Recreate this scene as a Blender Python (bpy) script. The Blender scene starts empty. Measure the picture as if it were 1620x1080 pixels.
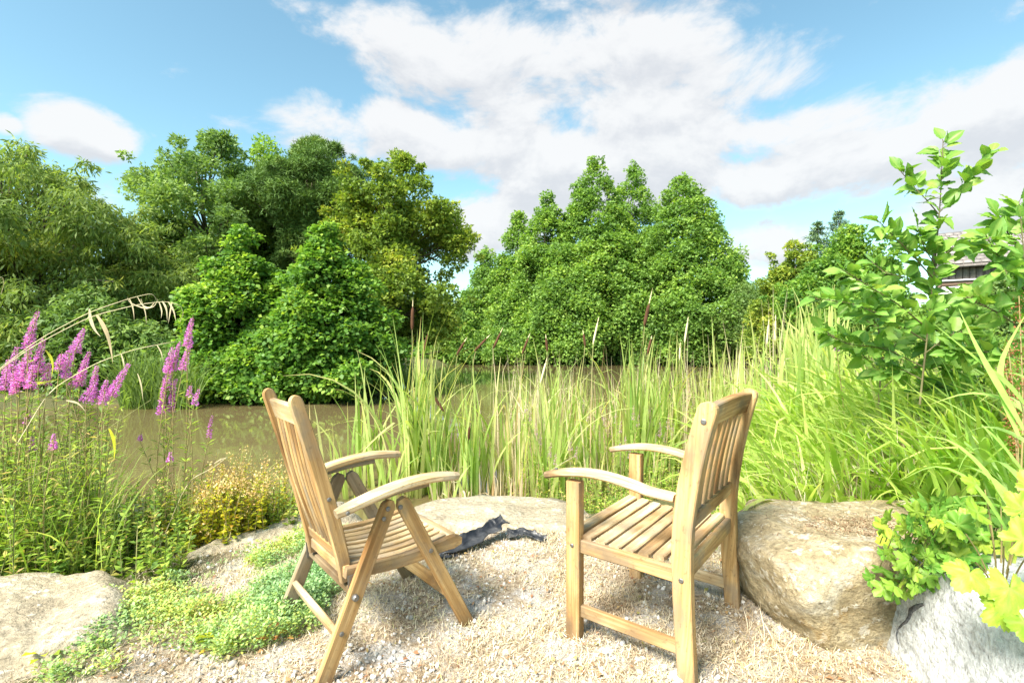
import bpy, math, random
import numpy as np
from mathutils import Vector, Matrix

R = math.radians
rng = np.random.default_rng(11)
random.seed(11)
scene = bpy.context.scene
col = scene.collection

# ------------------------------------------------------------------ camera
CAM_H = 1.16
FPX = 800.0                                   # focal length in pixels of the 1620 px wide photograph
cam_data = bpy.data.cameras.new('camera')
cam_data.sensor_width = 36.0
cam_data.lens = FPX / 1620 * 36
cam_data.clip_start = 0.05
cam_data.clip_end = 3000
cam = bpy.data.objects.new('camera', cam_data)
cam.location = (0, 0, CAM_H)
cam.rotation_euler = (R(90), 0, 0)
col.objects.link(cam)
scene.camera = cam

# ------------------------------------------------------------------ light
SUN_EL, SUN_AZ = R(48), math.atan2(-0.56, -0.64)      # azimuth measured from +Y towards +X
world = bpy.data.worlds.new('World')
scene.world = world
world.use_nodes = True
wn, wl = world.node_tree.nodes, world.node_tree.links
wn.clear()
def wnode(t, **k):
    n = wn.new(t)
    for a, v in k.items(): setattr(n, a, v)
    return n
def wmath(op, a, b=None, c=None, clamp=False):
    n = wn.new('ShaderNodeMath'); n.operation = op; n.use_clamp = clamp
    for i, v in enumerate((a, b, c)):
        if v is None: continue
        if isinstance(v, (int, float)): n.inputs[i].default_value = v
        else: wl.new(v, n.inputs[i])
    return n.outputs[0]
sky = wnode('ShaderNodeTexSky', sky_type='NISHITA', sun_disc=False, sun_elevation=SUN_EL, sun_rotation=SUN_AZ)
sky.air_density = 1.0; sky.dust_density = 0.6; sky.ozone_density = 1.6
tint = wnode('ShaderNodeMix', data_type='RGBA', blend_type='MULTIPLY')
tint.inputs[0].default_value = 1.0
wl.new(sky.outputs[0], tint.inputs[6]); tint.inputs[7].default_value = (.58, .70, .575, 1)
tc = wnode('ShaderNodeTexCoord')
sep = wnode('ShaderNodeSeparateXYZ'); wl.new(tc.outputs['Generated'], sep.inputs[0])
az = wmath('ARCTAN2', sep.outputs[0], sep.outputs[1])
el = wmath('ARCSINE', sep.outputs[2])
# cloud banks: pixel centre and radius in the photograph turned to azimuth / elevation
BANKS = [(860, 110, 420, 130, 1.0), (1060, 160, 330, 110, 1.0), (640, 60, 230, 62, .85), (1000, 240, 420, 95, 1.0), (1430, 215, 360, 125, 1.15),
         (1180, 290, 430, 70, 1.0), (590, 190, 190, 62, 1.0), (690, 235, 260, 50, .85), (130, 205, 120, 58, .85), (770, 360, 125, 75, 1.0), (1215, 385, 105, 62, 1.0),
         (480, 10, 140, 30, .6), (1560, 30, 130, 55, .6), (1560, 320, 190, 70, .9), (10, 195, 40, 22, .7), (820, 270, 70, 25, .55), (1040, -60, 300, 60, .7)]
def density(de, detail):
    """cloud density seen de radians higher"""
    e2 = wmath('ADD', el, de) if de else el
    ce = wmath('COSINE', e2)
    comb = wnode('ShaderNodeCombineXYZ')
    wl.new(wmath('MULTIPLY', wmath('SINE', az), ce), comb.inputs[0])
    wl.new(wmath('MULTIPLY', wmath('COSINE', az), ce), comb.inputs[1])
    wl.new(wmath('MULTIPLY', wmath('SINE', e2), 1.7), comb.inputs[2])
    nz = wnode('ShaderNodeTexNoise'); nz.inputs['Scale'].default_value = 4.6; nz.inputs['Detail'].default_value = detail
    nz.inputs['Roughness'].default_value = 0.61; nz.inputs['Distortion'].default_value = 0.25
    wl.new(comb.outputs[0], nz.inputs['Vector'])
    tot = None
    for px, py, rx, ry, amp in BANKS:
        a0 = math.atan2(px - 810, FPX)
        dist = math.hypot(FPX, px - 810)
        e0 = math.atan2(540 - py, dist)
        ra = rx / dist * math.cos(a0) ; re = ry / dist * math.cos(e0) ** 2
        u = wmath('MULTIPLY', wmath('SUBTRACT', az, a0), 1 / ra)
        v = wmath('MULTIPLY', wmath('SUBTRACT', e2, e0), 1 / re)
        q = wmath('SUBTRACT', 1.0, wmath('ADD', wmath('MULTIPLY', u, u), wmath('MULTIPLY', v, v)))
        q = wmath('MULTIPLY', wmath('MAXIMUM', q, 0.0), amp)
        tot = q if tot is None else wmath('MAXIMUM', tot, q)
    s = wmath('ADD', wmath('MULTIPLY', nz.outputs[0], 2.1), wmath('MULTIPLY', tot, 0.62))
    return s
def ramp(s, lo, hi):
    m = wnode('ShaderNodeMapRange', interpolation_type='SMOOTHSTEP')
    wl.new(s, m.inputs[0]); m.inputs[1].default_value = lo; m.inputs[2].default_value = hi
    return m.outputs[0]
d0 = density(0.0, 8.0); d1 = density(0.040, 6.0)
cover = ramp(d0, 1.20, 1.56)
shade = ramp(wmath('ADD', wmath('MULTIPLY', wmath('SUBTRACT', d1, d0), 1.0), wmath('MULTIPLY', wmath('SUBTRACT', d1, 1.3), 0.42)), -0.16, 0.50)
cc = wnode('ShaderNodeMix', data_type='RGBA')
wl.new(shade, cc.inputs[0]); cc.inputs[6].default_value = (2.12, 2.14, 2.16, 1); cc.inputs[7].default_value = (1.66, 1.72, 1.82, 1)
mixc = wnode('ShaderNodeMix', data_type='RGBA')
wl.new(wmath('MULTIPLY', cover, 0.96), mixc.inputs[0]); wl.new(tint.outputs[2], mixc.inputs[6]); wl.new(cc.outputs[2], mixc.inputs[7])
bg = wnode('ShaderNodeBackground'); bg.inputs[1].default_value = 0.05
wl.new(mixc.outputs[2], bg.inputs[0])
wo = wnode('ShaderNodeOutputWorld'); wl.new(bg.outputs[0], wo.inputs[0])

world.cycles.sampling_method = 'MANUAL'; world.cycles.sample_map_resolution = 512

sun_data = bpy.data.lights.new('sun', 'SUN')
sun_data.energy = 1.5; sun_data.angle = R(22); sun_data.color = (1.0, 0.94, 0.84)
sun = bpy.data.objects.new('sun', sun_data)
sdir = Vector((math.sin(SUN_AZ) * math.cos(SUN_EL), math.cos(SUN_AZ) * math.cos(SUN_EL), math.sin(SUN_EL)))
sun.rotation_euler = (-sdir).to_track_quat('-Z', 'Y').to_euler()
sun.location = (-20, -20, 40)
col.objects.link(sun)

scene.view_settings.view_transform = 'Standard'
scene.view_settings.look = 'None'
scene.view_settings.gamma = 1.0
scene.view_settings.use_curve_mapping = False
scene.view_settings.exposure = 3.18
scene.cycles.max_bounces = 14
scene.cycles.diffuse_bounces = 10
scene.cycles.transmission_bounces = 10
scene.cycles.transparent_max_bounces = 8

# ------------------------------------------------------------------ helpers
def at(px, py, d):
    """a point of the place seen at photograph pixel (px, py), d metres in front of the camera"""
    return np.array([(px - 810) / FPX * d, d, CAM_H - (py - 540) / FPX * d])

def hash3(ix, iy, iz):
    h = (ix * 374761393 + iy * 668265263 + iz * 2147483647 + 12345) & 0xffffffff
    h = ((h ^ (h >> 13)) * 1274126177) & 0xffffffff
    h = (h ^ (h >> 16)) & 0xffffffff
    return h / 4294967295.0
def vnoise(p):
    p = np.asarray(p, dtype=np.float64)
    i = np.floor(p).astype(np.int64); f = p - i; f = f * f * (3 - 2 * f)
    r = 0
    for dx in (0, 1):
        for dy in (0, 1):
            for dz in (0, 1):
                w = (f[..., 0] if dx else 1 - f[..., 0]) * (f[..., 1] if dy else 1 - f[..., 1]) * (f[..., 2] if dz else 1 - f[..., 2])
                r = r + w * hash3(i[..., 0] + dx, i[..., 1] + dy, i[..., 2] + dz)
    return r * 2 - 1
def fbm(p, o=4, g=0.5):
    p = np.asarray(p, dtype=np.float64); a = 1.0; s = 0
    for k in range(o):
        s = s + a * vnoise(p * 2 ** k + 17.3 * k); a *= g
    return s
def fbm2(x, y, o=4):
    return fbm(np.stack([x, y, np.zeros_like(x) + 3.7], -1), o)
def nrm(v):
    return v / np.maximum(np.linalg.norm(v, axis=-1, keepdims=True), 1e-9)
def sstep(a, b, x):
    t = np.clip((x - a) / (b - a), 0, 1); return t * t * (3 - 2 * t)

def mesh_np(name, verts, faces, attrs=None, smooth=False, mat=None):
    """verts (N,3), faces (M,k) all of one size"""
    me = bpy.data.meshes.new(name)
    verts = np.ascontiguousarray(verts, dtype=np.float32).reshape(-1, 3)
    faces = np.ascontiguousarray(faces, dtype=np.int32)
    M, k = faces.shape
    me.vertices.add(len(verts)); me.vertices.foreach_set('co', verts.ravel())
    me.loops.add(M * k); me.loops.foreach_set('vertex_index', faces.ravel())
    me.polygons.add(M)
    me.polygons.foreach_set('loop_start', np.arange(0, M * k, k, dtype=np.int32))
    me.polygons.foreach_set('loop_total', np.full(M, k, dtype=np.int32))
    if smooth: me.polygons.foreach_set('use_smooth', np.ones(M, dtype=bool))
    for an, av in (attrs or {}).items():
        a = me.attributes.new(an, 'FLOAT', 'POINT')
        a.data.foreach_set('value', np.ascontiguousarray(av, dtype=np.float32).ravel())
    me.update(calc_edges=True)
    if mat: me.materials.append(mat)
    return me
def link(name, me, parent=None, loc=None):
    o = bpy.data.objects.new(name, me); col.objects.link(o)
    if parent: o.parent = parent
    if loc is not None: o.location = loc
    return o
def thing(name, label, cat, loc=(0, 0, 0), rz=0, group=None):
    o = bpy.data.objects.new(name, None); col.objects.link(o)
    o.empty_display_size = 0.1
    o.location = loc; o.rotation_euler = (0, 0, rz)
    o['label'] = label; o['category'] = cat
    if group: o['group'] = group
    return o
def tag(o, label, cat, kind=None, group=None):
    o['label'] = label; o['category'] = cat
    if kind: o['kind'] = kind
    if group: o['group'] = group
    return o
def join_np(chunks):
    """list of (verts, faces, attrs) -> one"""
    V, F, A, n = [], [], {}, 0
    for v, f, a in chunks:
        v = v.reshape(-1, 3); V.append(v); F.append(f + n); n += len(v)
        for k, x in a.items(): A.setdefault(k, []).append(np.asarray(x).ravel())
    return np.concatenate(V), np.concatenate(F), {k: np.concatenate(x) for k, x in A.items()}

# ---- ribbons: blades of grass, reeds, straw
def ribbons(base, azim, length, width, th0, bend, nseg=6, power=1.6, roll=None, prof='reed', rnd=None, kink=None):
    """arched blades. th0 start angle from vertical, bend added by the tip; kink (N,) fraction of the length where the blade folds"""
    N = len(base)
    s = np.linspace(0, 1, nseg + 1)
    th = th0[:, None] + bend[:, None] * s[None] ** power
    if kink is not None:
        th = th + (s[None] > kink[:, None]) * 1.5
    h = np.stack([np.sin(azim), np.cos(azim), np.zeros(N)], -1)
    thm = (th[:, 1:] + th[:, :-1]) / 2
    step = (length / nseg)[:, None]
    dx = np.cumsum(np.sin(thm) * step, 1); dz = np.cumsum(np.cos(thm) * step, 1)
    dx = np.concatenate([np.zeros((N, 1)), dx], 1); dz = np.concatenate([np.zeros((N, 1)), dz], 1)
    P = base[:, None, :] + h[:, None, :] * dx[..., None] + np.array([0, 0, 1.0]) * dz[..., None]
    side = np.stack([np.cos(azim), -np.sin(azim), np.zeros(N)], -1)
    if roll is None: roll = rng.uniform(-1.3, 1.3, N)
    rr = roll[:, None] * (1 - 0.5 * s[None])
    T = np.stack([np.sin(th) * h[:, None, 0], np.sin(th) * h[:, None, 1], np.cos(th)], -1)
    nn = np.cross(side[:, None, :] + 0 * T, T)
    S = side[:, None, :] * np.cos(rr)[..., None] + nn * np.sin(rr)[..., None]
    if prof == 'reed': w = np.minimum(1, (0.55 + 1.6 * s)) * np.clip((1.02 - s) / 0.55, 0.03, 1) ** 0.8
    elif prof == 'grass': w = np.clip(0.5 + 2.0 * s, 0, 1) * np.clip((1.02 - s) / 0.75, 0.03, 1)
    else: w = np.full_like(s, 1.0); w[-1] = .35
    hw = (width[:, None] * w[None] / 2)[..., None]
    V = np.stack([P - S * hw, P + S * hw], 2)              # N, nseg+1, 2, 3
    idx = np.arange(N * (nseg + 1) * 2).reshape(N, nseg + 1, 2)
    F = np.stack([idx[:, :-1, 0], idx[:, :-1, 1], idx[:, 1:, 1], idx[:, 1:, 0]], -1).reshape(-1, 4)
    if rnd is None: rnd = rng.random(N)
    A = {'rnd': np.broadcast_to(rnd[:, None, None], (N, nseg + 1, 2)).copy(), 't': np.broadcast_to(s[None, :, None], (N, nseg + 1, 2)).copy()}
    return V.reshape(-1, 3), F, A

# ---- simple leaves: folded rhombus quads
def leaves(pos, axis, normal, length, width, rnd, fold=0.25):
    N = len(pos)
    axis = nrm(axis); side = nrm(np.cross(axis, normal)); n2 = np.cross(side, axis)
    L = length[:, None]; W = width[:, None] / 2
    v0 = pos
    v1 = pos + axis * L * 0.52 + side * W + n2 * W * fold
    v2 = pos + axis * L - n2 * L * 0.08
    v3 = pos + axis * L * 0.52 - side * W + n2 * W * fold
    V = np.stack([v0, v1, v2, v3], 1)
    F = np.arange(N * 4).reshape(N, 4)
    A = {'rnd': np.repeat(rnd, 4), 't': np.tile([0, .5, 1, .5], N)}
    return V.reshape(-1, 3), F, A
def leaves_far(pos, axis, normal, length, width, rnd, fold=0.25):
    N = len(pos); axis = nrm(axis); side = nrm(np.cross(axis, normal)); L = length[:, None]; W = width[:, None] / 2
    V = np.stack([pos - side * W, pos + side * W, pos + axis * L], 1)
    return V.reshape(-1, 3), np.arange(N * 3).reshape(N, 3), {'rnd': np.repeat(rnd, 3), 't': np.tile([.2, .2, 1], N)}
def rdir(n):
    return nrm(rng.normal(size=(n, 3)))

def tube(pts, rad, k=6):
    """tapered tube through pts -> verts, quads"""
    pts = np.asarray(pts, float); rad = np.asarray(rad, float) * np.ones(len(pts))
    T = nrm(np.gradient(pts, axis=0))
    up = np.array([0.31, 0.12, 1.0]); up = np.where(np.abs(T @ nrm(up))[:, None] > 0.93, np.array([1.0, 0.2, 0.0]), up)
    a = nrm(np.cross(T, up)); b = np.cross(T, a)
    ang = np.linspace(0, 2 * np.pi, k, endpoint=False)
    V = pts[:, None] + rad[:, None, None] * (a[:, None] * np.cos(ang)[None, :, None] + b[:, None] * np.sin(ang)[None, :, None])
    n = len(pts); idx = np.arange(n * k).reshape(n, k)
    F = np.stack([idx[:-1], np.roll(idx[:-1], -1, 1), np.roll(idx[1:], -1, 1), idx[1:]], -1).reshape(-1, 4)
    return V.reshape(-1, 3), F, {}

# ------------------------------------------------------------------ materials
def newmat(name):
    m = bpy.data.materials.new(name); m.use_nodes = True
    nt = m.node_tree; nt.nodes.clear()
    return m, nt.nodes, nt.links
def sock(nt_links, n, i, v):
    if v is None: return
    if hasattr(v, 'links'): nt_links.new(v, n.inputs[i])
    elif isinstance(v, tuple) and len(v) == 3: n.inputs[i].default_value = (*v, 1)
    else: n.inputs[i].default_value = v
class NT:
    """a little node writer"""
    def __init__(s, name):
        s.m, s.n, s.l = newmat(name)
        s.out = s.n.new('ShaderNodeOutputMaterial')
    def node(s, t, ins=None, **k):
        n = s.n.new(t)
        for a, v in k.items(): setattr(n, a, v)
        for i, v in (ins or {}).items(): sock(s.l, n, i, v)
        return n
    def attr(s, name): return s.node('ShaderNodeAttribute', attribute_name=name).outputs['Fac']
    def math(s, op, a, b=0.0, clamp=False):
        return s.node('ShaderNodeMath', {0: a, 1: b}, operation=op, use_clamp=clamp).outputs[0]
    def mix(s, f, a, b, blend='MIX'):
        return s.node('ShaderNodeMix', {0: f, 6: a, 7: b}, data_type='RGBA', blend_type=blend).outputs[2]
    def ramp(s, f, stops, interp='LINEAR'):
        n = s.node('ShaderNodeValToRGB', {0: f}); cr = n.color_ramp; cr.interpolation = interp
        while len(cr.elements) < len(stops): cr.elements.new(0.5)
        for e, (p, c) in zip(cr.elements, stops): e.position = p; e.color = (*c, 1)
        return n.outputs[0]
    def noise(s, vec, scale, detail=5, rough=0.55, dist=0.0):
        n = s.node('ShaderNodeTexNoise', {'Scale': scale, 'Detail': detail, 'Roughness': rough, 'Distortion': dist})
        if vec is not None: s.l.new(vec, n.inputs['Vector'])
        return n.outputs[0]
    def coord(s, kind='Object', scale=None):
        c = s.node('ShaderNodeTexCoord').outputs[kind]
        if scale:
            mp = s.node('ShaderNodeMapping'); s.l.new(c, mp.inputs[0]); mp.inputs['Scale'].default_value = scale; c = mp.outputs[0]
        return c
    def bump(s, h, strength, dist=0.01, normal=None):
        n = s.node('ShaderNodeBump', {'Height': h, 'Strength': strength, 'Distance': dist})
        if normal: s.l.new(normal, n.inputs['Normal'])
        return n.outputs[0]
    def principled(s, color, rough=0.6, spec=0.3, normal=None, **k):
        n = s.node('ShaderNodeBsdfPrincipled', {'Base Color': color, 'Roughness': rough, 'Specular IOR Level': spec, **k})
        if normal: s.l.new(normal, n.inputs['Normal'])
        return n.outputs[0]
    def finish(s, sh):
        s.l.new(sh, s.out.inputs[0]); return s.m

def leaf_mat(name, stops, tip=None, tipfrom=0.55, trans=0.35, rough=0.5, spec=0.35, objrand=False, base=None, vein=False):
    t = NT(name)
    r = t.attr('rnd')
    if objrand:
        oi = t.node('ShaderNodeObjectInfo').outputs['Random']
        r = t.math('FRACT', t.math('ADD', r, oi))
    c = t.ramp(r, stops)
    tt = t.attr('t')
    if tip:
        f = t.node('ShaderNodeMapRange', {0: tt, 1: tipfrom, 2: 1.05, 3: 0.0, 4: 1.0}).outputs[0]
        f = t.math('MULTIPLY', f, t.math('POWER', t.math('FRACT', t.math('MULTIPLY', r, 7.31)), 1.5))
        c = t.mix(f, c, tip)
    if base:
        f = t.node('ShaderNodeMapRange', {0: tt, 1: 0.0, 2: 0.3, 3: 0.85, 4: 0.0}).outputs[0]
        c = t.mix(f, c, base)
    nz = t.noise(t.coord('Object'), 30 if objrand else 9, 3)
    c = t.mix(0.25, c, t.ramp(nz, [(0.3, (.55, .55, .5)), (0.7, (1.4, 1.4, 1.3))]), 'MULTIPLY')
    if vein:
        s = t.attr('vein'); c = t.mix(t.math('MULTIPLY', s, 0.55), c, (.30, .40, .10))
    p = t.principled(c, rough, spec)
    tr = t.node('ShaderNodeBsdfTranslucent', {'Color': t.mix(1.0, c, (1.25, 1.3, 0.6), 'MULTIPLY')}).outputs[0]
    mx = t.node('ShaderNodeMixShader', {0: trans}); t.l.new(p, mx.inputs[1]); t.l.new(tr, mx.inputs[2])
    return t.finish(mx.outputs[0])

M = {}
M['alder'] = leaf_mat('alder_leaf', [(0, (0.101, 0.191, 0.050)), (.45, (0.165, 0.290, 0.060)), (.8, (0.267, 0.404, 0.075)), (1, (0.408, 0.509, 0.098))], trans=.42, spec=.22)
M['alder_bright'] = leaf_mat('young_alder_leaf', [(0, (0.072, 0.167, 0.035)), (.5, (0.132, 0.270, 0.044)), (.82, (0.263, 0.407, 0.055)), (1, (0.421, 0.539, 0.079))], spec=.28, rough=.5, trans=.42)
M['oak'] = leaf_mat('dull_leaf', [(0, (0.105, 0.180, 0.059)), (.5, (0.170, 0.274, 0.078)), (1, (0.292, 0.391, 0.104))], spec=.2, trans=.4)
M['yellowing'] = leaf_mat('yellowing_leaf', [(0, (0.111, 0.176, 0.034)), (.5, (0.195, 0.286, 0.047)), (.85, (0.351, 0.403, 0.058)), (1, (0.520, 0.468, 0.078))], spec=.2, trans=.4)
M['willow'] = leaf_mat('willow_leaf', [(0, (0.129, 0.197, 0.062)), (.5, (0.203, 0.289, 0.075)), (.85, (0.311, 0.380, 0.088)), (1, (0.486, 0.473, 0.088))], trans=.45, spec=.15)
M['needle'] = leaf_mat('pine_needle', [(0, (0.082, 0.150, 0.046)), (.6, (0.137, 0.227, 0.058)), (1, (0.232, 0.312, 0.072))], trans=.2, spec=.1)
M['spruce'] = leaf_mat('spruce_needle', [(0, (0.135, 0.225, 0.117)), (1, (0.255, 0.360, 0.169))], trans=.1)
M['reed'] = leaf_mat('reed_blade', [(0, (0.242, 0.380, 0.081)), (.4, (0.378, 0.500, 0.135)), (.7, (0.525, 0.590, 0.225)), (.88, (0.630, 0.600, 0.288)), (1, (0.630, 0.480, 0.252))], tip=(.58, .46, .20), trans=.52, base=(.34, .32, .11))
M['reed_one'] = leaf_mat('cattail_blade', [(0, (.20, .35, .07)), (.5, (.30, .45, .11)), (.85, (.42, .52, .17)), (1, (.54, .54, .22))], tip=(.50, .38, .13), trans=.4, objrand=True, base=(.34, .34, .09))
M['reed_dry'] = leaf_mat('dry_reed', [(0, (.42, .35, .22)), (.6, (.56, .48, .33)), (1, (.36, .23, .11))], trans=.2)
M['grass'] = leaf_mat('bright_grass', [(0, (0.284, 0.440, 0.066)), (.5, (0.427, 0.580, 0.121)), (.85, (0.568, 0.625, 0.209)), (1, (0.617, 0.623, 0.286))], tip=(.50, .46, .16), tipfrom=.6, trans=.52, base=(.24, .24, .06))
M['grass_one'] = leaf_mat('broad_grass_blade', [(0, (0.239, 0.449, 0.068)), (.6, (0.342, 0.547, 0.122)), (1, (0.444, 0.605, 0.231))], tip=(.48, .46, .14), tipfrom=.7, trans=.42, objrand=True)
M['straw'] = leaf_mat('straw', [(0, (.17, .10, .06)), (.2, (.36, .26, .16)), (.5, (.58, .47, .33)), (.85, (.80, .72, .58)), (1, (.36, .36, .12))], trans=.15, spec=.2)
M['weed'] = leaf_mat('weed_leaf', [(0, (0.115, 0.213, 0.043)), (.3, (0.204, 0.326, 0.055)), (.65, (0.325, 0.464, 0.073)), (.9, (0.489, 0.552, 0.109)), (1, (0.597, 0.414, 0.157))], trans=.4)
M['mat_leaf'] = leaf_mat('creeping_leaf', [(0, (.22, .38, .17)), (.4, (.32, .48, .20)), (.65, (.42, .54, .14)), (.9, (.58, .58, .13)), (1, (.52, .30, .13))], trans=.3)
M['yellow'] = leaf_mat('yellow_leaf', [(0, (0.221, 0.317, 0.036)), (.4, (0.497, 0.528, 0.042)), (.8, (0.713, 0.660, 0.048)), (1, (0.690, 0.396, 0.072))], trans=.4)
M['salmon'] = leaf_mat('salmon_seed_head', [(0, (0.546, 0.330, 0.136)), (.5, (0.693, 0.495, 0.221)), (1, (0.777, 0.660, 0.340))], trans=.3)
M['flower'] = leaf_mat('loosestrife_petal', [(0, (.50, .09, .62)), (.5, (.70, .21, .80)), (1, (.85, .46, .88))], trans=.35)
M['flower_faint'] = leaf_mat('fading_petal', [(0, (.42, .22, .40)), (.6, (.55, .36, .50)), (1, (.50, .40, .34))], trans=.3)
M['sapling'] = leaf_mat('sapling_leaf', [(0, (0.122, 0.278, 0.044)), (.5, (0.183, 0.365, 0.060)), (.85, (0.262, 0.441, 0.077)), (1, (0.350, 0.460, 0.098))], trans=.38, objrand=True, vein=True, rough=.45)
M['lobed'] = leaf_mat('lobed_yellow_leaf', [(0, (0.213, 0.361, 0.030)), (.6, (0.295, 0.447, 0.045)), (1, (0.377, 0.482, 0.070))], trans=.35, objrand=True, vein=True)
M['geranium'] = leaf_mat('cut_leaf', [(0, (.09, .24, .03)), (.5, (.17, .34, .04)), (.85, (.30, .43, .05)), (1, (.42, .50, .06))], trans=.35, objrand=True, vein=True)
M['red_leaf'] = leaf_mat('red_leaf', [(0, (.50, .14, .06)), (.6, (.62, .27, .14)), (1, (.55, .40, .12))], trans=.35)
M['brown_seed'] = leaf_mat('brown_seed', [(0, (.20, .075, .03)), (1, (.34, .14, .06))], trans=.1)

def bark_mat(name, c0, c1):
    t = NT(name); co = t.coord('Object', (6, 6, 1.2))
    n = t.noise(co, 5, 6)
    c = t.ramp(n, [(.3, c0), (.7, c1)])
    return t.finish(t.principled(c, .85, .2, t.bump(n, .6, .02)))
M['bark'] = bark_mat('grey_bark', (.07, .055, .04), (.17, .14, .10))
M['twig'] = bark_mat('twig_bark', (.10, .09, .045), (.19, .17, .08))
M['stem'] = bark_mat('green_stem', (.17, .20, .06), (.30, .27, .12))
M['red_stem'] = bark_mat('reddish_stem', (.26, .19, .08), (.36, .30, .13))
M['dry_stem'] = bark_mat('pale_dry_stem', (.50, .42, .24), (.66, .58, .38))
M['cat'] = bark_mat('cattail_brown', (.06, .028, .014), (.12, .055, .028))

def wood_mat(name, pale, mid, deep, grey):
    t = NT(name)
    oi = t.node('ShaderNodeObjectInfo').outputs['Random']
    co = t.node('ShaderNodeTexCoord').outputs['Object']
    off = t.node('ShaderNodeVectorMath', {0: co}, operation='ADD')
    cb = t.node('ShaderNodeCombineXYZ', {0: t.math('MULTIPLY', oi, 37.0), 1: t.math('MULTIPLY', oi, 11.0), 2: t.math('MULTIPLY', oi, 23.0)})
    t.l.new(cb.outputs[0], off.inputs[1])
    def mp(s):
        m = t.node('ShaderNodeMapping'); t.l.new(off.outputs[0], m.inputs[0]); m.inputs['Scale'].default_value = s; return m.outputs[0]
    grain = t.noise(mp((3.0, 90, 90)), 1.0, 6, .62, .6)
    fig = t.noise(mp((1.6, 22, 22)), 1.0, 4, .55, 1.2)
    blot = t.noise(mp((5, 9, 9)), 1.0, 4, .6)
    spot = t.noise(mp((45, 70, 70)), 1.0, 3, .6)
    c = t.ramp(fig, [(.28, deep), (.5, mid), (.72, pale)])
    c = t.mix(t.math('MULTIPLY', t.node('ShaderNodeMapRange', {0: grain, 1: .40, 2: .60, 3: 1.0, 4: 0.0}).outputs[0], .6), c, deep)
    c = t.mix(t.math('MULTIPLY', t.node('ShaderNodeMapRange', {0: blot, 1: .48, 2: .64, 3: 0.0, 4: 1.0}).outputs[0], .75), c, grey)
    c = t.mix(t.math('MULTIPLY', t.node('ShaderNodeMapRange', {0: spot, 1: .60, 2: .70, 3: 0.0, 4: 1.0}).outputs[0], .45), c, (.13, .085, .05))
    c = t.mix(t.math('MULTIPLY', oi, .30), c, deep)
    lo = t.noise(mp((2.2, 5, 5)), 1.0, 3, .5)
    lx = t.node('ShaderNodeSeparateXYZ', {0: co}).outputs[0]
    end = t.node('ShaderNodeMapRange', {0: t.math('ADD', lx, t.math('MULTIPLY', spot, .16)), 1: .09, 2: .21, 3: .62, 4: 0.0}).outputs[0]
    c = t.mix(end, c, (.15, .115, .08))
    c = t.mix(1.0, c, t.ramp(lo, [(.34, (.52, .44, .36)), (.48, (.98, .97, .95)), (.66, (1.16, 1.18, 1.2))]), 'MULTIPLY')
    nb = t.bump(grain, .35, .0025, t.bump(blot, .25, .004))
    rough = t.node('ShaderNodeMapRange', {0: grain, 1: .3, 2: .7, 3: .85, 4: .65}).outputs[0]
    return t.finish(t.principled(c, rough, .15, nb))
M['teak'] = wood_mat('weathered_teak', (.66, .475, .25), (.55, .355, .155), (.27, .145, .055), (.225, .185, .135))
M['teak_pale'] = wood_mat('pale_weathered_teak', (.80, .67, .46), (.68, .51, .285), (.41, .26, .115), (.42, .36, .275))
M['teak_grey'] = wood_mat('grey_weathered_teak', (.40, .31, .19), (.29, .215, .13), (.17, .125, .075), (.26, .225, .17))
t = NT('galvanised_bolt'); M['bolt'] = t.finish(t.principled((.20, .19, .18), .5, .5, Metallic=0.8))

def rock_mat(name, a, b, c_, spots, scale=1.0, strata=(1, 1, 3), stain=None):
    t = NT(name)
    co = t.coord('Object')
    big = t.noise(t.coord('Object', strata), 2.2 * scale, 6, .6, .8)
    fine = t.noise(co, 26 * scale, 8, .7)
    mid = t.noise(co, 8 * scale, 5, .62)
    c = t.ramp(big, [(.28, a), (.52, b), (.74, c_)])
    c = t.mix(.55, c, t.ramp(fine, [(.32, (.34, .33, .31)), (.5, (1, 1, 1)), (.66, (1.55, 1.55, 1.52))]), 'MULTIPLY')
    lich = t.node('ShaderNodeMapRange', {0: t.math('ADD', mid, t.math('MULTIPLY', fine, .35)), 1: .755, 2: .80, 3: 0.0, 4: 1.0}).outputs[0]
    dk = t.node('ShaderNodeMapRange', {0: t.noise(co, 17 * scale, 6, .7), 1: .58, 2: .66, 3: 0.0, 4: 1.0}).outputs[0]
    c = t.mix(t.math('MULTIPLY', dk, .5), c, (.11, .095, .075))
    c = t.mix(t.math('MULTIPLY', lich, .42), c, spots)
    moss = t.node('ShaderNodeMapRange', {0: t.noise(co, 4.1 * scale, 6, .65), 1: .56, 2: .70, 3: 0.0, 4: 1.0}).outputs[0]
    if stain: c = t.mix(t.math('MULTIPLY', moss, .5), c, stain)
    cr = t.node('ShaderNodeTexVoronoi', {'Scale': 3.1 * scale, 'Detail': 3.0, 'Randomness': 1.0}, feature='DISTANCE_TO_EDGE')
    wob = t.node('ShaderNodeMix', {0: .12, 4: co, 5: t.node('ShaderNodeTexNoise', {'Scale': 6 * scale, 'Detail': 4}).outputs[1]}, data_type='VECTOR').outputs[1]
    t.l.new(wob, cr.inputs['Vector'])
    crack = t.node('ShaderNodeMapRange', {0: cr.outputs['Distance'], 1: 0.0, 2: .018, 3: 1.0, 4: 0.0}).outputs[0]
    c = t.mix(t.math('MULTIPLY', crack, .10), c, (.10, .085, .06))
    h = t.math('ADD', t.math('MULTIPLY', mid, .8), t.math('MULTIPLY', fine, .45))
    h = t.math('SUBTRACT', h, t.math('MULTIPLY', crack, .06))
    return t.finish(t.principled(c, .85, .2, t.bump(h, 1.0, .03)))
M['rock_yellow'] = rock_mat('ochre_sandstone', (.18, .14, .075), (.35, .285, .175), (.44, .405, .33), (.66, .64, .58), 2.1, (1, 1, 1.6), (.36, .22, .07))
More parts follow.
